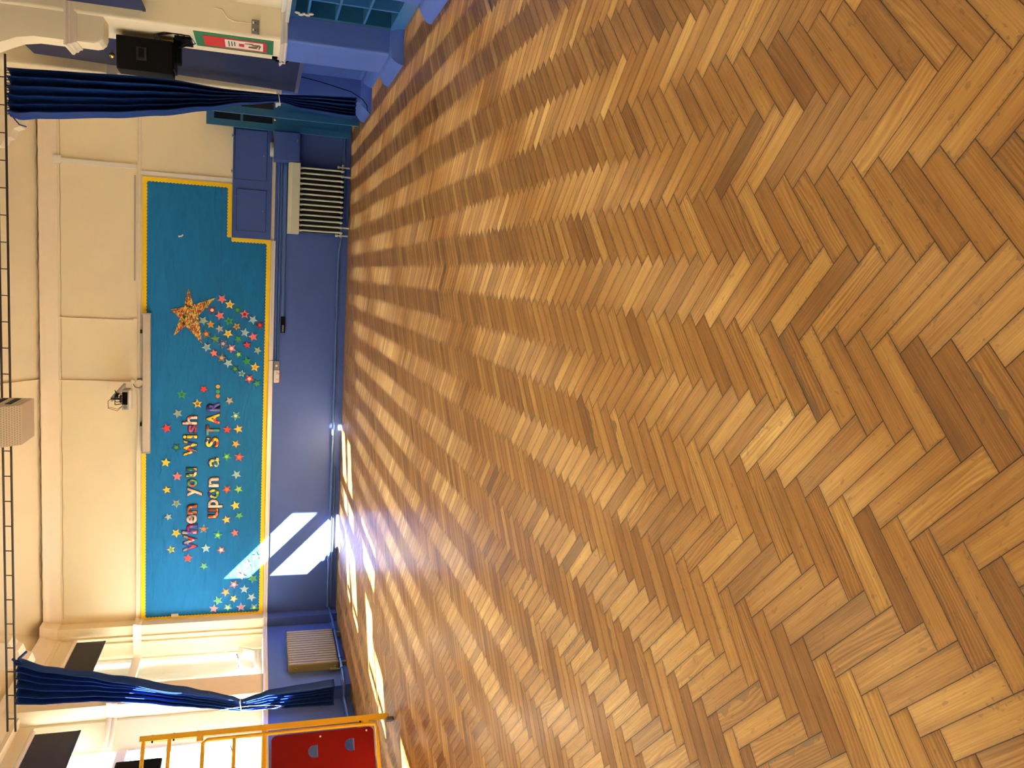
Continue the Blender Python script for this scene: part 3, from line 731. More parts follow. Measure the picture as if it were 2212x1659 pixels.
LET = [('W',-5.06,-4.76,2.48,2.71,'a','red and blue letter W starting the word When'),('h',-4.74,-4.57,2.48,2.73,'a','dark purple letter h of the word When'),('e',-4.55,-4.40,2.49,2.66,'b','pale pink letter e of the word When'),('n',-4.38,-4.21,2.49,2.65,'c','brown and orange letter n of the word When'),
 ('y',-4.05,-3.89,2.41,2.65,'b','pale letter y starting the word you'),('o',-3.88,-3.74,2.49,2.65,'j','green and dark red letter o of the word you'),('u',-3.70,-3.54,2.50,2.67,'d','yellow and blue letter u of the word you'),
 ('u',-4.46,-4.29,2.13,2.30,'c','dark red letter u starting the word upon'),('p',-4.27,-4.12,2.06,2.30,'b','pale pink letter p of the word upon'),('o',-4.10,-3.93,2.12,2.30,'d','yellow and blue letter o of the word upon'),('n',-3.89,-3.72,2.13,2.30,'b','pale pink letter n of the word upon'),
 ('W',-3.32,-3.04,2.50,2.72,'e','yellow, red and blue letter W starting the word Wish'),('i',-3.01,-2.95,2.50,2.73,'e','orange and yellow letter i of the word Wish'),('s',-2.90,-2.77,2.50,2.65,'f','purple letter s of the word Wish'),('h',-2.76,-2.61,2.50,2.74,'k','white spotted letter h of the word Wish'),
 ('a',-3.52,-3.36,2.13,2.30,'i','yellow letter a standing alone before the word STAR'),('S',-3.16,-2.99,2.14,2.36,'e','striped yellow and red letter S starting STAR'),('T',-2.95,-2.77,2.13,2.35,'g','turquoise letter T of the word STAR'),('A',-2.75,-2.56,2.13,2.35,'e','blue, red and green letter A of STAR'),('R',-2.52,-2.35,2.13,2.35,'h','dark blue letter R ending the word STAR')]
for ch, x0, x1, z0, z1, k, l in LET: letter(ch, x0, x1, z0, z1, PM[k], l)
for x, c, l in ((-2.25, 'orange', 'red and yellow dot nearest the R of STAR'), (-2.17, 'green', 'green middle dot of the three after STAR'), (-2.08, 'gold', 'gold last dot of the three after STAR')):
    q = MB(); q.cyl((x, YW-.002, 2.165), (x, YW-.012, 2.165), .034, n=20); tag(q.build('paper_dot', CM[c]), l, 'dot', 'dots after the slogan')

# projection screen case above the display
r = empty('projection_screen', (-2.04, YB-.07, 3.26), 'long grey roll-up projection screen case above the blue display', 'screen')
m = MB(); m.box(-3.23, -.85, YB-.16, YB-.03, 3.255, 3.375, .012); m.build('screen_case', MT['screen'], r, SM)
for x in (-3.24, -.85):
    m = MB(); m.box(x-.008, x+.018, YB-.165, YB-.025, 3.25, 3.38, .004); m.build('end_cap', MT['plasticg'], r)
for x in (-2.75, -1.15):
    m = MB(); m.box(x-.03, x+.03, YB-.10, YB, 3.375, 3.42); m.build('wall_bracket', MT['steel'], r)
# conduits with round boxes on the upper wall
def conduit(x, label, zt=4.66, zb=3.52):
    r = empty('conduit', (x, YB, zb), label, 'conduit')
    m = MB(); m.cyl((x, YB-.014, zb), (x, YB-.014, zt), .012, n=10); m.build('pipe', MT['creamtrim'], r, SM)
    m = MB(); m.cyl((x, YB, zb-.02), (x, YB-.045, zb-.02), .038, n=20); m.build('junction_box', MT['creamtrim'], r, SM)
conduit(-.97, 'thin cream conduit with round end box above the right end of the screen case')
conduit(-2.02, 'thin cream conduit with round end box beside the projector', zb=3.56)
m = MB(); m.cyl((-2.03, YB-.03, 3.43), (-2.03, YB-.075, 3.43), .05, n=24)
tag(m.build('round_cable_box', MT['creamtrim'], None, SM), 'round cream cable box on the rail just below the projector conduit', 'junction box')
m = MB(); m.tube([(-2.06, YB-.04, 3.53), (-2.11, YB-.06, 3.50), (-2.12, YB-.06, 3.44), (-2.08, YB-.06, 3.37), (-1.99, YB-.06, 3.35), (-1.96, YB-.06, 3.40), (-1.97, YB-.05, 3.47)], .006, 6)
tag(m.build('cable_loop', MT['steel'], None, SM), 'dark cable loop round the cream cable box above the screen', 'cable')
# projector on its wall arm
r = empty('projector', (-2.25, 15.0, 3.5), 'grey ceiling projector with tangled cables on a folding wall arm', 'projector')
m = MB(); m.box(-2.16, -2.02, YB-.05, YB, 3.56, 3.92, .006); m.build('wall_plate', MT['creamtrim'], r)
m = MB(); m.obox((-2.17, 15.08, 3.73), (-.18, -.25, .14), (0, .3, .5), (1, 0, 0), .19, .02, .03, .004); m.build('arm', MT['plasticg'], r)
m = MB(); m.cyl((-2.26, 14.92, 3.82), (-2.26, 14.92, 3.66), .018); m.cyl((-2.26, 14.92, 3.68), (-2.26, 14.92, 3.64), .07, n=20); m.build('mount', MT['steel'], r, SM)
m = MB(); m.box(-2.42, -2.08, 14.74, 15.0, 3.52, 3.63, .022, 3); m.build('projector_body', MT['plasticg'], r, SM)
m = MB(); m.box(-2.41, -2.09, 14.75, 14.99, 3.49, 3.53, .015); m.build('underside', MT['plasticw'], r)
m = MB(); m.box(-2.33, -2.12, 14.733, 14.742, 3.54, 3.62); m.build('socket_panel', MT['black'], r)
m = MB(); m.cyl((-2.37, 14.745, 3.575), (-2.37, 14.728, 3.575), .032, n=20); m.build('vent', MT['grey'], r, SM)
for k in range(5):
    m = MB(); x = -2.30+k*.04
    m.tube([(x, 14.73, 3.58), (x, 14.68, 3.60+.01*k), (x-.02, 14.70, 3.68+.02*(k % 2)), (x-.04+.02*k, 14.80, 3.74), (-2.2-.01*k, 14.92, 3.76-.01*k), (-2.18, 15.05, 3.72)], .006, 6)
    m.build('cable', MT['black'], r, SM)
for k in range(2):
    m = MB(); m.tube([(-2.36, 14.80, 3.63), (-2.44+.03*k, 14.78, 3.70), (-2.40+.02*k, 14.80, 3.84), (-2.30, 14.90, 3.86), (-2.24, 14.98, 3.80)], .005, 6); m.build('cable', MT['rope'], r, SM)
m = MB(); m.box(-6.27, -6.33+.12, YB-.05, YB, 2.78, 2.9, .006); tag(m.build('sensor', MT['plasticw']), 'small white box sensor on the wall left of the display board', 'sensor')

# ------------------------------------------------------------------ right part of the back wall
# wall cupboard
r = empty('wall_cupboard', (1.45, YB, 1.31), 'wide blue painted wall cupboard with two doors below the display notch', 'cupboard')
m = MB(); m.box(.53, 2.40, YB-.07, YB, 1.33, 1.975, .004); m.build('body', MT['bluecup'], r)
for (a, c, z0, z1) in ((.66, 1.36, 1.42, 1.90), (1.53, 2.36, 1.42, 1.94)):
    m = MB(); m.box(a, c, YB-.088, YB-.072, z0, z1, .004); d = m.build('door', MT['bluecup'], r)
    m = MB(); m.box(a-.007, c+.007, YB-.0735, YB-.0695, z0-.007, z1+.007); m.build('door_gap_shade', MT['dark'], r)  # dark plate behind the door draws the shade of its gap
    for x in (a+.12, c-.12):
        m = MB(); m.box(x-.03, x+.03, YB-.094, YB-.088, z1-.012, z1-.004); m.box(x-.03, x+.03, YB-.078, YB-.070, z1+.05, z1+.058); m.box(x-.005, x+.005, YB-.094, YB-.07, z1-.01, z1+.055)
        h = m.build('hinge', MT['bluecup']); h.parent = d
        h.matrix_parent_inverse = d.matrix_world.inverted()
    m = MB(); m.cyl(((a+c)/2, YB-.09, z0+.05), ((a+c)/2, YB-.105, z0+.05), .012); k = m.build('catch', MT['grey']); k.parent = d
# lower control box
r = empty('electrical_box', (2.15, YB, .90), 'blue painted metal electrical box between wall cupboard and radiator', 'electrical box')
m = MB(); m.box(1.87, 2.355, 15.05, YB, .88, 1.31, .006); m.build('case', MT['bluecup'], r)
m = MB(); m.box(1.885, 2.345, 15.035, 15.05, .895, 1.30, .004); m.build('door', MT['bluecup'], r)
m = MB(); m.box(2.21, 2.25, 15.015, 15.036, .91, .935, .003); m.build('handle', MT['grey'], r)
m = MB(); m.box(1.855, 1.872, 15.16, 15.22, .93, .97); m.build('cable_gland', MT['black'], r)
m = MB(); m.cyl((2.06, 15.20, 1.312), (2.06, 15.20, 1.37), .12, .11, n=28)
for k in range(5): m.cyl((2.06, 15.20, 1.318+k*.010), (2.06, 15.20, 1.323+k*.010), .126, n=28)
tag(m.build('ribbed_tray_stack', MT['radg'], None, SM), 'small round cream ribbed stack on top of the blue electrical box', 'stack')
# trunking runs and conduits in blue
for z, x0, x1, rr, lab in ((1.205, -1.60, 1.86, .012, 'upper thin blue conduit under the dado rail, ending at the white sockets'), (1.165, -1.60, 1.86, .014, 'lower thin blue conduit under the dado rail, ending at the white sockets')):
    r = empty('conduit', (x0, YB, z), lab, 'conduit')
    m = MB(); m.cyl((x0, YB-.02, z), (x1, YB-.02, z), rr, n=10); m.build('pipe', MT['pipe'], r, SM)
    for x in (-1.4, -.35, .7, 1.5):
        m = MB(); m.cyl((x-.015, YB-.02, z), (x+.015, YB-.02, z), rr+.006, n=12); m.build('saddle', MT['pipe'], r, SM)
m = MB(); m.box(-.80, 1.86, YB-.045, YB, 1.075, 1.125, .004); tag(m.build('cable_trunking', MT['pipe']), 'blue rectangular cable trunking running from the electrical box to the black socket box', 'trunking')
r = empty('data_socket_box', (-.95, YB, 1.06), 'long black socket box with four round white rings at the trunking end', 'socket')
m = MB(); m.box(-1.09, -.80, YB-.06, YB, 1.05, 1.13, .004); m.build('case', MT['black'], r)
for k in range(4):
    m = MB(); pts = [(-.965-k*.032+.013*math.cos(a*PI/8), YB-.062, 1.088+.013*math.sin(a*PI/8)) for a in range(17)]; m.tube(pts, .002, 5); m.build('ring', MT['plasticw'], r)
# sockets
r = empty('fused_switch', (-1.66, YB, 1.15), 'metal fused switch box next to the white double socket', 'switch')
m = MB(); m.box(-1.76, -1.60, YB-.045, YB, 1.135, 1.225, .006); m.build('plate', MT['grey'], r)
m = MB(); m.box(-1.70, -1.665, YB-.055, YB-.044, 1.165, 1.20, .003); m.build('rocker', MT['plasticw'], r)
r = empty('wall_socket', (-1.87, YB, 1.15), 'white double wall socket under the dado rail in the middle of the wall', 'socket')
m = MB(); m.box(-1.99, -1.765, YB-.04, YB, 1.13, 1.225, .008); m.build('plate', MT['plasticw'], r)
for x in (-1.93, -1.83):
    m = MB(); m.box(x-.012, x+.012, YB-.046, YB-.039, 1.195, 1.212, .002); m.build('switch', MT['plasticw'], r)
    m = MB(); m.box(x-.004, x+.004, YB-.042, YB-.0395, 1.165, 1.18); m.box(x-.017, x-.008, YB-.042, YB-.0395, 1.147, 1.153); m.box(x+.008, x+.017, YB-.042, YB-.0395, 1.147, 1.153); m.build('socket_holes', MT['dark'], r)
m = MB(); m.tube([(-1.79, YB-.045, 1.19), (-1.82, YB-.06, 1.14), (-1.86, YB-.05, 1.10), (-1.92, YB-.04, 1.10), (-1.97, YB-.045, 1.12), (-2.0, YB-.04, 1.16)], .004, 6)
tag(m.build('loose_cable', MT['redc'], None, SM), 'thin red loose cable looping round the white double socket', 'cable')

# heating pipe along the back wall
r = empty('heating_pipe', (-2, YB-.10, .16), 'blue painted heating pipe running along the foot of the back wall', 'pipe')
def hp(pts): m = MB(); m.tube(pts, .022, 12); m.build('pipe_run', MT['pipe'], r, SM)
hp([(.62, YB-.13, .13), (.55, YB-.12, .135), (.40, YB-.09, .155), (.25, YB-.08, .16), (-6.22, YB-.08, .16)])
hp([(2.4, YB-.10, .12), (2.1, YB-.10, .12), (1.95, YB-.10, .10), (.9, YB-.10, .085)])
for x in (-.55, -2.3, -3.9, -5.3):
    m = MB(); m.cyl((x-.02, YB-.08, .16), (x+.02, YB-.08, .16), .029, n=14); m.build('pipe_clip', MT['pipe'], r, SM)
m = MB(); m.cyl((-3.55, YB-.06, .10), (-6.22, YB-.06, .10), .015, n=10); tag(m.build('lower_pipe', MT['pipe'], None, SM), 'thinner blue pipe under the heating pipe at the wall\'s left end', 'pipe')

# column radiator with a shelf hood
r = empty('column_radiator', (1.23, 15.15, .08), 'pale green column radiator with boxed hood against the back wall', 'radiator')
for k in range(13):
    x = .73+k*.0885; m = MB()
    for dy in (-.06, .06): m.tube([(x, 15.15+dy, .13), (x, 15.15+dy, .17), (x, 15.15+dy, .80), (x, 15.15+dy, .86)], .016, 10)
    m.sphere((x, 15.15, .84), .03, (.8, 3.0, 1.2), 12); m.sphere((x, 15.15, .145), .03, (.8, 3.0, 1.2), 12)
    m.build('radiator_column', MT['radg'], r, SM)
m = MB(); m.prism([(15.02, .865), (15.33, .865), (15.33, 1.06), (15.08, 1.06), (15.02, 1.0)], 0, .66, 1.86, .006); m.build('hood', MT['radg'], r)
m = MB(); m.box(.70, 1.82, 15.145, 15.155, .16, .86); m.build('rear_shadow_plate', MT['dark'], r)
for x in (.68, 1.86):
    m = MB(); m.cyl((x, 15.15, .02), (x, 15.15, .20), .014); m.cyl((x-.03, 15.15, .14), (x+.05, 15.15, .14), .018); m.cyl((x, 15.15, .20), (x, 15.15, .235), .024); m.build('valve', MT['radg'], r, SM)
for x in (.82, 1.70):
    m = MB(); m.cyl((x, 15.15, 0), (x, 15.15, .13), .018, .014); m.build('foot', MT['radg'], r, SM)

# ------------------------------------------------------------------ left bay radiators and pipes
def sectional(y0, y1, label, n=15):
    r = empty('sectional_radiator', (-6.36, (y0+y1)/2, .1), label, 'radiator', 'cream radiators under the windows')
    d = (y1-y0)/n
    for k in range(n):
        y = y0+d*(k+.5); m = MB()
        m.box(-6.45, -6.27, y-d*.44, y+d*.44, .14, .93, .034, 4); m.build('radiator_section', MT['radc'], r, SM)
    m = MB(); m.cyl((-6.36, y0-.02, .82), (-6.36, y0+.02, .82), .035, n=18); m.cyl((-6.36, y0-.03, .20), (-6.36, y0+.02, .20), .035, n=18); m.build('end_plug', MT['radc'], r, SM)
    m = MB(); m.cyl((-6.36, y0-.07, .20), (-6.36, y0-.07, .10), .016); m.cyl((-6.36, y0-.01, .20), (-6.36, y0-.09, .20), .018); m.cyl((-6.36, y0-.07, .20), (-6.36, y0-.07, .28), .024); m.build('valve', MT['radc'], r, SM)
    for y in (y0+.12, y1-.05):
        m = MB(); m.box(-6.40, -6.32, y-.03, y+.03, .0, .15, .01); m.build('foot', MT['radc'], r)
sectional(13.07, 14.40, 'cream sectional radiator under the far left window')
r = empty('heating_pipe', (-6.35, 13, .1), 'blue painted heating pipe along the foot of the left wall', 'pipe')
m = MB(); m.tube([(-6.24, 15.25, .13), (-6.30, 14.9, .10), (-6.30, 13.2, .10), (-6.30, 13.0, .10), (-6.31, 12.45, .11), (-6.5, 12.3, .11), (-6.54, 10.3, .11)], .024, 12); m.build('pipe_run', MT['pipe'], r, SM)
for y in (14.4, 13.25, 12.9):
    m = MB(); m.cyl((-6.30, y-.03, .10), (-6.30, y+.03, .10), .033, n=14); m.build('pipe_clip', MT['pipe'], r, SM)

# ------------------------------------------------------------------ curtain track and curtains
YC = 11.95
r = empty('curtain_track', (-2, YC, 4.53), 'dark ladder-like steel curtain track spanning the hall high up', 'track')
for z, y in ((4.53, YC), (4.63, YC+.02)):
    m = MB(); m.cyl((-6.38, y, z), (2.45, y, z), .014, n=8); m.build('rail', MT['steel'], r, SM)
for k in range(26):
    x = -6.2+k*.335; m = MB(); m.cyl((x, YC, 4.525), (x, YC+.02, 4.635), .007, n=6); m.build('rung', MT['steel'], r)
def interp(tab, z):
    tab = sorted(tab, key=lambda t: t[1])
    if z <= tab[0][1]: return tab[0][0]
    for (xa, za), (xb, zb) in zip(tab, tab[1:]):
        if z <= zb: t = (z-za)/(zb-za); t = t*t*(3-2*t)*.5+t*.5; return xa+(xb-xa)*t
    return tab[-1][0]
def curtain(RT, LT, z0, z1, ztie, folds, amp, label, phase=0.0, twist=0.0):
    cx = (RT[0][0]+LT[0][0])/2
    root = empty('stage_curtain', (cx, YC, z0), label, 'curtain', 'blue stage curtains on the track')
    bm = bmesh.new(); NU, NV = 220, 90; g = []
    for j in range(NV+1):
        z = z0+(z1-z0)*j/NV; xr, xl = interp(RT, z), interp(LT, z); w_ = xr-xl; row = []
        dt = abs(z-ztie); a = amp*min(1, .38+dt*.5)
        for i in range(NU+1):
            u = i/NU
            uu = u+.010*math.sin(1.4*z+5*u)*min(1, dt)
            ph = 2*PI*folds*uu+phase+.5*math.sin(1.3*z)
            s = math.sin(ph)+.22*math.sin(2*ph+1.3); a_ = a
            y = YC+a*s*(.85+.30*math.sin(2.3*u*PI+phase))+.03*math.sin(2.2*z+4*u)
            x = xl+w_*(u+.30/folds*math.sin(2*ph)*.25)
            row.append(bm.verts.new((x, y, z)))
        g.append(row)
    for j in range(NV):
        for i in range(NU): bm.faces.new((g[j][i], g[j][i+1], g[j+1][i+1], g[j+1][i]))
    q = MB(); q.bm.free(); q.bm = bm; o = q.build('curtain_cloth', MT['curtain'], root, True)
    md = o.modifiers.new('thick', 'SOLIDIFY'); md.thickness = .006
    n = 16
    for k in range(n):
        x = LT[0][0]+(RT[0][0]-LT[0][0])*(k+.5)/n; m = MB()
        pts = [(x+.01*math.sin(k), YC+.022*math.cos(a*PI/5), z1+.005+.026*math.sin(a*PI/5)) for a in range(11)]
        m.tube(pts, .0035, 5); m.build('curtain_ring', MT['steel'], root)
    return root
c1 = curtain([(-5.36,4.50),(-5.49,4.15),(-5.59,3.61),(-5.69,3.29),(-5.96,2.44),(-6.06,2.13),(-6.17,1.76),(-6.235,1.63),(-6.17,1.38),(-6.12,1.24),(-6.07,.70),(-6.03,.33)],
        [(-5.98,4.50),(-6.02,4.10),(-6.04,3.58),(-6.11,2.9),(-6.19,2.45),(-6.25,2.08),(-6.33,1.70),(-6.35,1.63),(-6.36,1.47),(-6.37,1.22),(-6.385,.69),(-6.39,.31)],
        .31, 4.50, 1.63, 6, .10, 'long blue curtain tied back at the left, with a patch of sun on it', phase=.6)
c2 = curtain([(2.27,4.50),(2.30,3.75),(2.36,2.66),(2.33,1.96),(2.34,1.3),(2.38,.70),(2.40,.25)],
        [(1.72,4.50),(1.69,4.39),(1.73,4.16),(1.83,3.32),(1.92,2.76),(2.04,2.20),(2.17,1.72),(2.25,1.29),(2.19,1.0),(2.15,.34)],
        .27, 4.50, 1.29, 5.5, .10, 'long dark blue curtain hanging at the right before the teal doors', phase=2.0)
for rt, x, z, w_, lab in ((c1, -6.29, 1.63, .075, 'white cord'), (c2, 2.295, 1.29, .06, 'white cord')):
    m = MB(); pts = [(x+w_*math.cos(a*PI/8), YC+.085*math.sin(a*PI/8), z+.012*math.cos(a*PI/8)) for a in range(17)]; m.tube(pts, .006, 6); m.build('tie_back', MT['string'], rt, SM)
m = MB(); m.tube([(-6.30, YC-.09, 2.0), (-6.27, YC-.10, 1.75), (-6.26, YC-.10, 1.5), (-6.28, YC-.10, 1.2), (-6.31, YC-.10, 1.03), (-6.33, YC-.10, 1.2), (-6.335, YC-.10, 1.45), (-6.325, YC-.09, 1.62)], .0028, 6)
tag(m.build('draw_cord', MT['string'], None, SM), 'thin white draw cord looping down over the tied left curtain', 'cord')
for k, (dx, dz) in enumerate(((.10, .12), (.19, .07))):
    m = MB(); m.tube([(-5.42, YC-.02, 4.44+.0), (-5.42+dx*.5, YC-.05, 4.46+dz*.6-.04), (-5.42+dx, YC-.06, 4.42+dz-.12*k)], [.022, .020, .016], 8); m.build('curtain_strap', MT['curtain'], c1, SM)
m = MB(); m.tube([(1.70, YC, 4.45), (1.62, YC-.02, 4.38), (1.60, YC-.02, 4.30)], .008, 6); m.build('curtain_strap', MT['curtain'], c2, SM)

# fan heater box hanging from the ceiling
def m_perf():
    m = bpy.data.materials.new('perforated_cream_metal'); m.use_nodes = True; nt = m.node_tree; p = nt.nodes['Principled BSDF']
    tc = nt.nodes.new('ShaderNodeTexCoord'); br = nt.nodes.new('ShaderNodeTexBrick'); br.inputs['Scale'].default_value = 1
    br.inputs['Brick Width'].default_value = .022; br.inputs['Row Height'].default_value = .018; br.inputs['Mortar Size'].default_value = .004
    br.inputs[1].default_value = (.36, .29, .19, 1); br.inputs[2].default_value = (.40, .32, .21, 1); br.inputs[3].default_value = (.60, .48, .33, 1)
    mp = nt.nodes.new('ShaderNodeMapping'); mp.inputs['Rotation'].default_value = (PI/2, 0, 0)
    nt.links.new(tc.outputs['Object'], mp.inputs[0]); nt.links.new(mp.outputs[0], br.inputs['Vector']); nt.links.new(br.outputs[0], p.inputs['Base Color'])
    p.inputs['Roughness'].default_value = .5; return m
YH = 8.6
r = empty('fan_heater', (-1.6, YH, 3.9), 'perforated cream heater box with louvred side hanging from the ceiling', 'heater')
def XZ(x, z): return x, z
m = MB(); m.prism([(8.6, 3.58), (9.05, 3.58), (9.05, 4.5), (7.9, 4.5), (7.9, 4.35)], 0, -1.75, -1.375); m.build('case', m_perf(), r)
for k in range(7):
    m = MB(); z = 3.68+k*.11; y = 8.62-.09*k*1.05; m.box(-1.378, -1.370, y+.03, 9.0, z, z+.05); m.build('louvre', MT['dark'], r)
for x in (-1.68, -1.44):
    m = MB(); m.cyl((x, YH+.0, 4.5), (x, YH+.0, CZ), .012, n=8); m.build('hanger', MT['steel'], r)

# ------------------------------------------------------------------ right side things
# double doors standing open
def leaf(yp, x0, x1, label, edge):
    r = empty('open_door_leaf', ((x0+x1)/2, yp, 0), label, 'door', 'teal double door leaves')
    m = MB(); T = .045; zt = 2.40; z0 = .02
    st = .105
    m.box(x0, x0+st, yp, yp+T, z0, zt); m.box(x1-st, x1, yp, yp+T, z0, zt)
    for a, c in ((z0, .24), (1.14, 1.34), (2.28, zt)): m.box(x0+st, x1-st, yp, yp+T, a, c)
    m.box(x0+st, x1-st, yp+.008, yp+T-.008, 1.82, 1.86)
    m.build('door_frame', MT['teal'], r)
    m = MB(); m.box(x0+st, x1-st, yp+.016, yp+T-.016, .24, 1.14); m.build('lower_panel', MT['teal'], r)
    m = MB(); m.box(x0+st, x1-st, yp+.018, yp+.024, 1.34, 2.28); m.build('glazing', mat('dark_door_glass', (.01, .012, .02, 1), .08), r)
    m = MB(); m.sphere((x0+.17, yp-.035, 1.30), .024); m.cyl((x0+.17, yp, 1.30), (x0+.17, yp-.03, 1.30), .010); plabel(m.build('knob', MT['brass'], r, SM), 'brass knob')
    m = MB(); m.box(x0-.004, x0+.003, yp+.004, yp+T-.004, z0, zt); plabel(m.build('free_edge', MT['tealhi'], r), 'pale leading edge with painted highlight')  # paler colour stands in for the highlight along the free edge
leaf(15.12, 2.37, 2.79, 'far teal half-glazed door leaf beside the wall cupboard', 0)
leaf(13.90, 2.385, 2.79, 'near teal half-glazed door leaf partly behind the right curtain', 0)

# leaning tall navy panel between the far piers
r = empty('leaning_panel', (2.5, 11.5, 1.03), 'tall dark navy panel leaning between the two blue piers', 'panel')
m = MB(); m.prism([(2.495, 1.04), (2.545, 1.04), (2.645, 4.32), (2.595, 4.32)], 1, 10.66, 12.42); m.build('board', MT['navy'], r)
m = MB(); m.prism([(2.488, 1.03), (2.552, 1.03), (2.553, 1.075), (2.489, 1.075)], 1, 10.65, 12.43); plabel(m.build('edge_strip', mat('navy_edge', (.06, .08, .2, 1), .4), r), 'lighter bottom edge strip')
m = MB(); m.sphere((2.50, 11.55, 3.27), .035); m.cyl((2.57, 11.55, 3.27), (2.50, 11.55, 3.27), .014)
m.build('knob', MT['brass'], r, SM)
# the panel stands on two brackets out from the infill wall
for y in (10.9, 12.1):
    m = MB(); m.box(2.55, XR, y-.02, y+.02, 1.05, 1.09); m.build('bracket', MT['steel'], r)

# navy blind in the near bay
r = empty('bay_blind', (2.76, 9.0, 2.75), 'dark navy blind hanging in the near right bay above the shelves', 'blind')
m = MB(); m.box(2.57, 2.59, 7.9, 9.66, 2.68, 4.3); m.build('blind_cloth', MT['navy'], r)
m = MB(); m.box(2.565, 2.595, 7.89, 9.67, 2.66, 2.69, .003); m.build('bottom_bar', MT['navy'], r)

# loudspeaker on a wall arm
r = empty('loudspeaker', (2.22, 10.2, 2.45), 'black loudspeaker on a bracket off the right pier', 'loudspeaker')
m = MB(); m.prism([(2.06, 10.10), (2.40, 10.05), (2.44, 10.34), (2.36, 10.44), (2.16, 10.46), (2.06, 10.38)], 2, 2.44, 3.0, .018); m.build('cabinet', MT['black'], r, SM)
m = MB(); m.prism([(2.17, 10.055), (2.30, 10.04), (2.30, 10.10), (2.17, 10.10)], 2, 2.70, 2.80); m.build('handle_recess', MT['dark'], r)
m = MB(); m.prism([(2.19, 10.040), (2.28, 10.030), (2.28, 10.06), (2.19, 10.06)], 2, 2.72, 2.775, .004); m.build('handle', MT['black'], r)
m = MB(); m.box(2.20, 2.50, 10.16, 10.28, 2.36, 2.44, .006); m.box(2.44, 2.475, 10.05, 10.38, 2.25, 2.42, .004); m.build('bracket', MT['black'], r)
m = MB(); m.box(2.12, 2.38, 10.10, 10.42, 2.42, 2.438); m.build('base_plate', MT['black'], r)
for k in range(3):
    m = MB(); m.tube([(2.36, 10.10, 2.60-.03*k), (2.44, 10.02, 2.62-.02*k), (2.47, 9.98, 2.50-.05*k), (2.46, 9.98, 2.38-.06*k), (2.40, 10.02, 2.30-.05*k), (2.35, 10.1, 2.38)], .006, 6); m.build('cable', MT['black'], r, SM)
# poster on the pier
r = empty('pier_poster', (XP, 10.08, 1.37), 'narrow green and red framed poster with a printed sheet on the right pier', 'poster')
def ybox(x0, x1, y0, y1, z0, z1, mm, nm): q = MB(); q.box(x0, x1, y0, y1, z0, z1); return q.build(nm, mm, r)
ybox(XP-.006, XP+.004, 9.76, 10.36, 1.39, 2.21, MT['green'], 'green_border')
ybox(XP-.010, XP-.006, 9.86, 10.28, 1.46, 2.12, MT['redc'], 'red_card')
ybox(XP-.014, XP-.010, 9.90, 10.22, 1.50, 1.90, MT['paper'], 'printed_sheet')
q = MB()
for k, z in enumerate((1.86, 1.83, 1.80)): q.box(XP-.016, XP-.014, 9.95, 10.17-.02*k, z-.006, z+.004)
q.build('heading_lines', MT['dark'], r)
q = MB()
for a, c, e, f in ((9.96, 10.04, 1.53, 1.62), (10.05, 10.14, 1.55, 1.66), (9.99, 10.16, 1.52, 1.55), (9.94, 9.99, 1.60, 1.70)): q.prism([(a, e), (c, e+.02), (c-.01, f), (a+.02, f-.01)], 0, XP-.016, XP-.014)
q.build('drawing', MT['rope'], r)
q = MB(); q.box(XP-.016, XP-.014, 10.0, 10.12, 1.70, 1.755); q.build('seal', MT['redc'], r)
# grey double socket on the pier front
r = empty('wall_socket', (2.57, 9.70, 1.54), 'grey metal double socket on the front of the near right pier', 'socket')
m = MB(); m.box(2.50, 2.645, 9.675, 9.702, 1.54, 1.62, .006); m.build('plate', MT['grey'], r)
for x in (2.535, 2.61):
    m = MB(); m.box(x-.012, x+.012, 9.668, 9.676, 1.595, 1.61, .002); m.build('switch', MT['plasticw'], r)
    m = MB(); m.box(x-.004, x+.004, 9.672, 9.6755, 1.573, 1.586); m.box(x-.016, x-.007, 9.672, 9.6755, 1.555, 1.561); m.box(x+.007, x+.016, 9.672, 9.6755, 1.555, 1.561); m.build('socket_holes', MT['dark'], r)
m = MB(); m.tube([(2.60, 9.69, 1.62), (2.60, 9.69, 1.80), (2.62, 9.69, 1.86), (2.70, 9.69, 1.92), (2.71, 9.69, 2.0)], .008, 8)
tag(m.build('conduit', MT['creamtrim'], None, SM), 'short cream conduit rising from the grey socket on the near right pier', 'conduit')
m = MB(); m.box(2.44, XP, 10.42, 10.50, 1.34, 1.40, .004); m.box(2.42, 2.44, 10.44, 10.47, 1.30, 1.36)
tag(m.build('cable_plug', MT['black']), 'small black cable plug above the dado moulding of the near right pier', 'plug')
m = MB(); m.tube([(2.43, 10.455, 1.30), (2.46, 10.63, 1.24), (2.70, 10.75, 1.00), (2.78, 11.3, .96), (2.78, 12.2, 1.03), (2.72, 12.45, .99), (2.69, 12.46, .74), (2.65, 12.46, .53), (2.60, 12.45, .29), (2.50, 12.40, .13), (2.42, 12.38, .07), (2.36, 12.42, .06), (2.33, 12.45, .01)], .006, 6)
tag(m.build('hanging_cable', MT['black'], None, SM), 'thin black cable drooping across the far blue pier to the floor', 'cable')

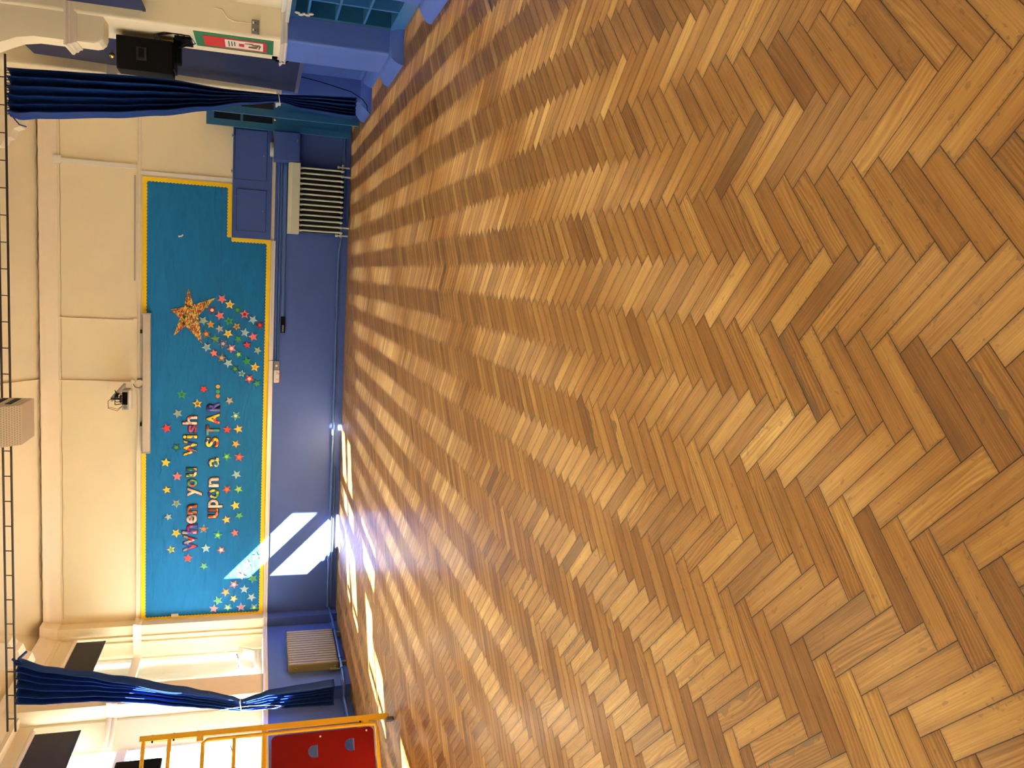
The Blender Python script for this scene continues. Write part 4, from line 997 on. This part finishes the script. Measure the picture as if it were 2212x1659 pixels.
# pigeon-hole shelf unit in the near bay
def shelf_unit():
    r = empty('pigeonhole_unit', (2.83, 8.8, 0), 'teal wooden pigeonhole unit filling the near right bay', 'shelf unit')
    XF, XB_ = 2.735, 3.10; y0, y1 = 7.87, 9.68
    m = MB(); m.box(XF, XB_, y0, y1, .0, .15, .004); m.build('plinth', MT['tealhi'], r)
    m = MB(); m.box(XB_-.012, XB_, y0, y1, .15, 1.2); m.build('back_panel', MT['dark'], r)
    m = MB(); m.box(XF, XB_, y1-.08, y1, .15, 1.2, .003); m.build('end_stile', MT['teal'], r)
    m = MB(); m.box(XF, XB_, y0, y0+.06, .15, 1.2, .003); m.build('end_stile', MT['teal'], r)
    ys = [9.58, 9.03, 8.50, 7.96]
    for y in ys[1:-1]:
        m = MB(); m.box(XF, XB_-.012, y-.02, y+.02, .15, 1.2, .002); m.build('divider', MT['tealhi'], r)
    for z in (.445, .745, 1.045):
        m = MB(); m.box(XF, XB_-.012, y0+.06, y1-.08, z-.012, z+.012, .002); m.build('shelf', MT['tealhi'], r)
    m = MB(); m.box(XF-.012, XB_, y0, y1, 1.18, 1.235, .004); m.build('top_rail', MT['teal'], r)
shelf_unit()
m = MB(); m.prism([(2.50, 7.86), (2.80, 7.86), (2.80, 9.695), (2.66, 9.695), (2.66, 9.60)], 2, 1.238, 1.275, .004)
tag(m.build('shelf_top', MT['white']), 'pale painted ledge on top of the teal pigeonhole unit', 'ledge')
m = MB()
for k in range(5): m.sphere((2.700-.012*(k % 2), 9.40+.02*math.sin(k), 1.16-.035*k), .022, (.6, 1, 1.3), 10)
tag(m.build('paper_garland', MT['paper']), 'crumpled white paper hanging at the top of the teal pigeonhole unit', 'paper')

# ------------------------------------------------------------------ climbing frame
def climbing_frame():
    P0 = Vector((-4.72, 8.45, 0)); D = Vector((-.71, -.70, 0)).normalized(); NRM = Vector((D.y, -D.x, 0)); U = Vector((0, 0, 1))
    r = empty('climbing_frame', P0, 'yellow tubular climbing frame with a red holed panel, on wheels', 'climbing frame')
    def pt(s, z, n=0): return P0+D*s+NRM*n+U*z
    m = MB(); m.obox(pt(0, 1.30), D, NRM, U, .024, .024, 1.235, .003); m.build('outer_post', MT['yellow'], r)
    W_ = 1.7
    m = MB(); m.obox(pt(W_+.1, 1.30), D, NRM, U, .024, .024, 1.235, .003); m.build('outer_post', MT['yellow'], r)
    for z in (2.50, 2.26):
        m = MB(); m.cyl(pt(.02, z), pt(W_+.1, z), .019, n=12)
        for k in range(8): m.cyl(pt(.10+k*.2, z), pt(.14+k*.2, z), .023, n=10)
        m.build('rung', MT['yellow'], r, SM)
    s0 = .062
    m = MB(); m.tube([pt(s0, .24), pt(s0, 1.90), pt(s0+.03, 1.94), pt(W_, 1.94)], .020, 12); m.build('panel_post', MT['yellow'], r, SM)
    m = MB(); m.tube([pt(s0, .26), pt(s0+.01, .20), pt(s0+.06, .185), pt(W_, .185)], .020, 12); m.build('bottom_rail', MT['yellow'], r, SM)
    m = MB(); m.tube([pt(s0, 1.64), pt(W_, 1.64)], .017, 12); m.build('rung', MT['yellow'], r, SM)
    m = MB(); m.tube([pt(s0, 1.345), pt(W_, 1.345)], .024, 12); m.build('rung', MT['yellow'], r, SM)
    m = MB(); m.tube([pt(.47, 1.345), pt(.47, 1.94)], .020, 12); m.build('inner_post', MT['yellow'], r, SM)
    pts = [pt(.44+.006*math.sin(k*1.1), 1.36+.05*k/2) for k in range(24)]
    m = MB(); m.tube(pts, [.017+.004*(k % 2) for k in range(24)], 8); m.build('rope', MT['rope'], r, SM)
    # red panel with two half-round holes
    bm = bmesh.new()
    def outline(s_a, s_b, z_a, z_b, rad=.05):
        o = []
        for cx, cz, a0 in ((s_b-rad, z_a+rad, -90), (s_b-rad, z_b-rad, 0), (s_a+rad, z_b-rad, 90), (s_a+rad, z_a+rad, 180)):
            for k in range(6): a = math.radians(a0+k*18); o.append((cx+rad*math.cos(a), cz+rad*math.sin(a)))
        return o
    def half(cs, cz, R, drop):
        o = [(cs-R, cz-drop), (cs+R, cz-drop)]
        for k in range(13): a = k*PI/12; o.append((cs+R*math.cos(a), cz+R*math.sin(a)*1.0))
        return o
    loops = [outline(.095, W_-.03, .225, 1.275)]
    HO = [(.285, .845), (.255, .470), (.62, .66), (.95, .845), (.95, .47)]
    for cs, cz in HO: loops.append(half(cs, cz, .062, .035))
    edges = []
    for lp in loops:
        vs = [bm.verts.new(pt(a, z, -.010)) for a, z in lp]
        edges += [bm.edges.new((vs[i], vs[(i+1) % len(vs)])) for i in range(len(vs))]
    bmesh.ops.triangle_fill(bm, edges=edges, use_beauty=True)
    # drop the faces that fill the holes
    def inside(q):
        rel = q-P0; s, z = rel.dot(D), rel.z
        return any(abs(s-cs) < .060 and -.034 < z-cz < .060 and ((z < cz) or (s-cs)**2+(z-cz)**2 < .0615**2) for cs, cz in HO)
    bad = [f for f in bm.faces if inside(f.calc_center_median())]
    bmesh.ops.delete(bm, geom=bad, context='FACES')
    ex = bmesh.ops.extrude_face_region(bm, geom=bm.faces[:])
    bmesh.ops.translate(bm, vec=NRM*.02, verts=[v for v in ex['geom'] if isinstance(v, bmesh.types.BMVert)])
    bmesh.ops.recalc_face_normals(bm, faces=bm.faces[:])
    q = MB(); q.bm.free(); q.bm = bm; plabel(q.build('panel', MT['red'], r), 'red panel with half-round holes')
    for s, z in ((.145, .78), (.13, .30), (.47, 1.21)):
        m = MB(); m.cyl(pt(s, z, -.014), pt(s, z, .016), .010, n=12); m.build('bolt', MT['plasticw'], r)
    for z in (2.42, 2.22, 1.99, .36):
        m = MB(); m.cyl(pt(-.035, z), pt(.04, z), .009, n=8); m.build('bolt', MT['black'], r)
    for z, h in ((1.97, .03), (.30, .03), (1.345, .02)):
        m = MB(); m.obox(pt(.03, z), D, NRM, U, .04, .014, h, .002); m.build('clamp', MT['yellow'], r)
    # castor
    for s in (0, W_+.1):
        m = MB(); m.obox(pt(s, .085), D, NRM, U, .020, .020, .03); m.build('castor_fork', MT['grey'], r)
        m = MB(); m.cyl(pt(s+.018, .045), pt(s+.052, .045), .045, n=24); m.build('wheel', MT['rubber'], r, SM)
    return r
climbing_frame()
# black loudspeaker seen through the climbing frame, fixed to the left pier
r = empty('loudspeaker', (-6.2, 10.0, 2.3), 'black loudspeaker fixed high on the left wall behind the climbing frame', 'loudspeaker')
m = MB(); m.box(-6.27, -5.93, 9.82, 10.17, 2.50, 3.02, .025, 3); m.build('cabinet', MT['black'], r, SM)
m = MB(); m.box(-6.40, -6.26, 9.95, 10.05, 2.65, 2.8); m.build('bracket', MT['black'], r)
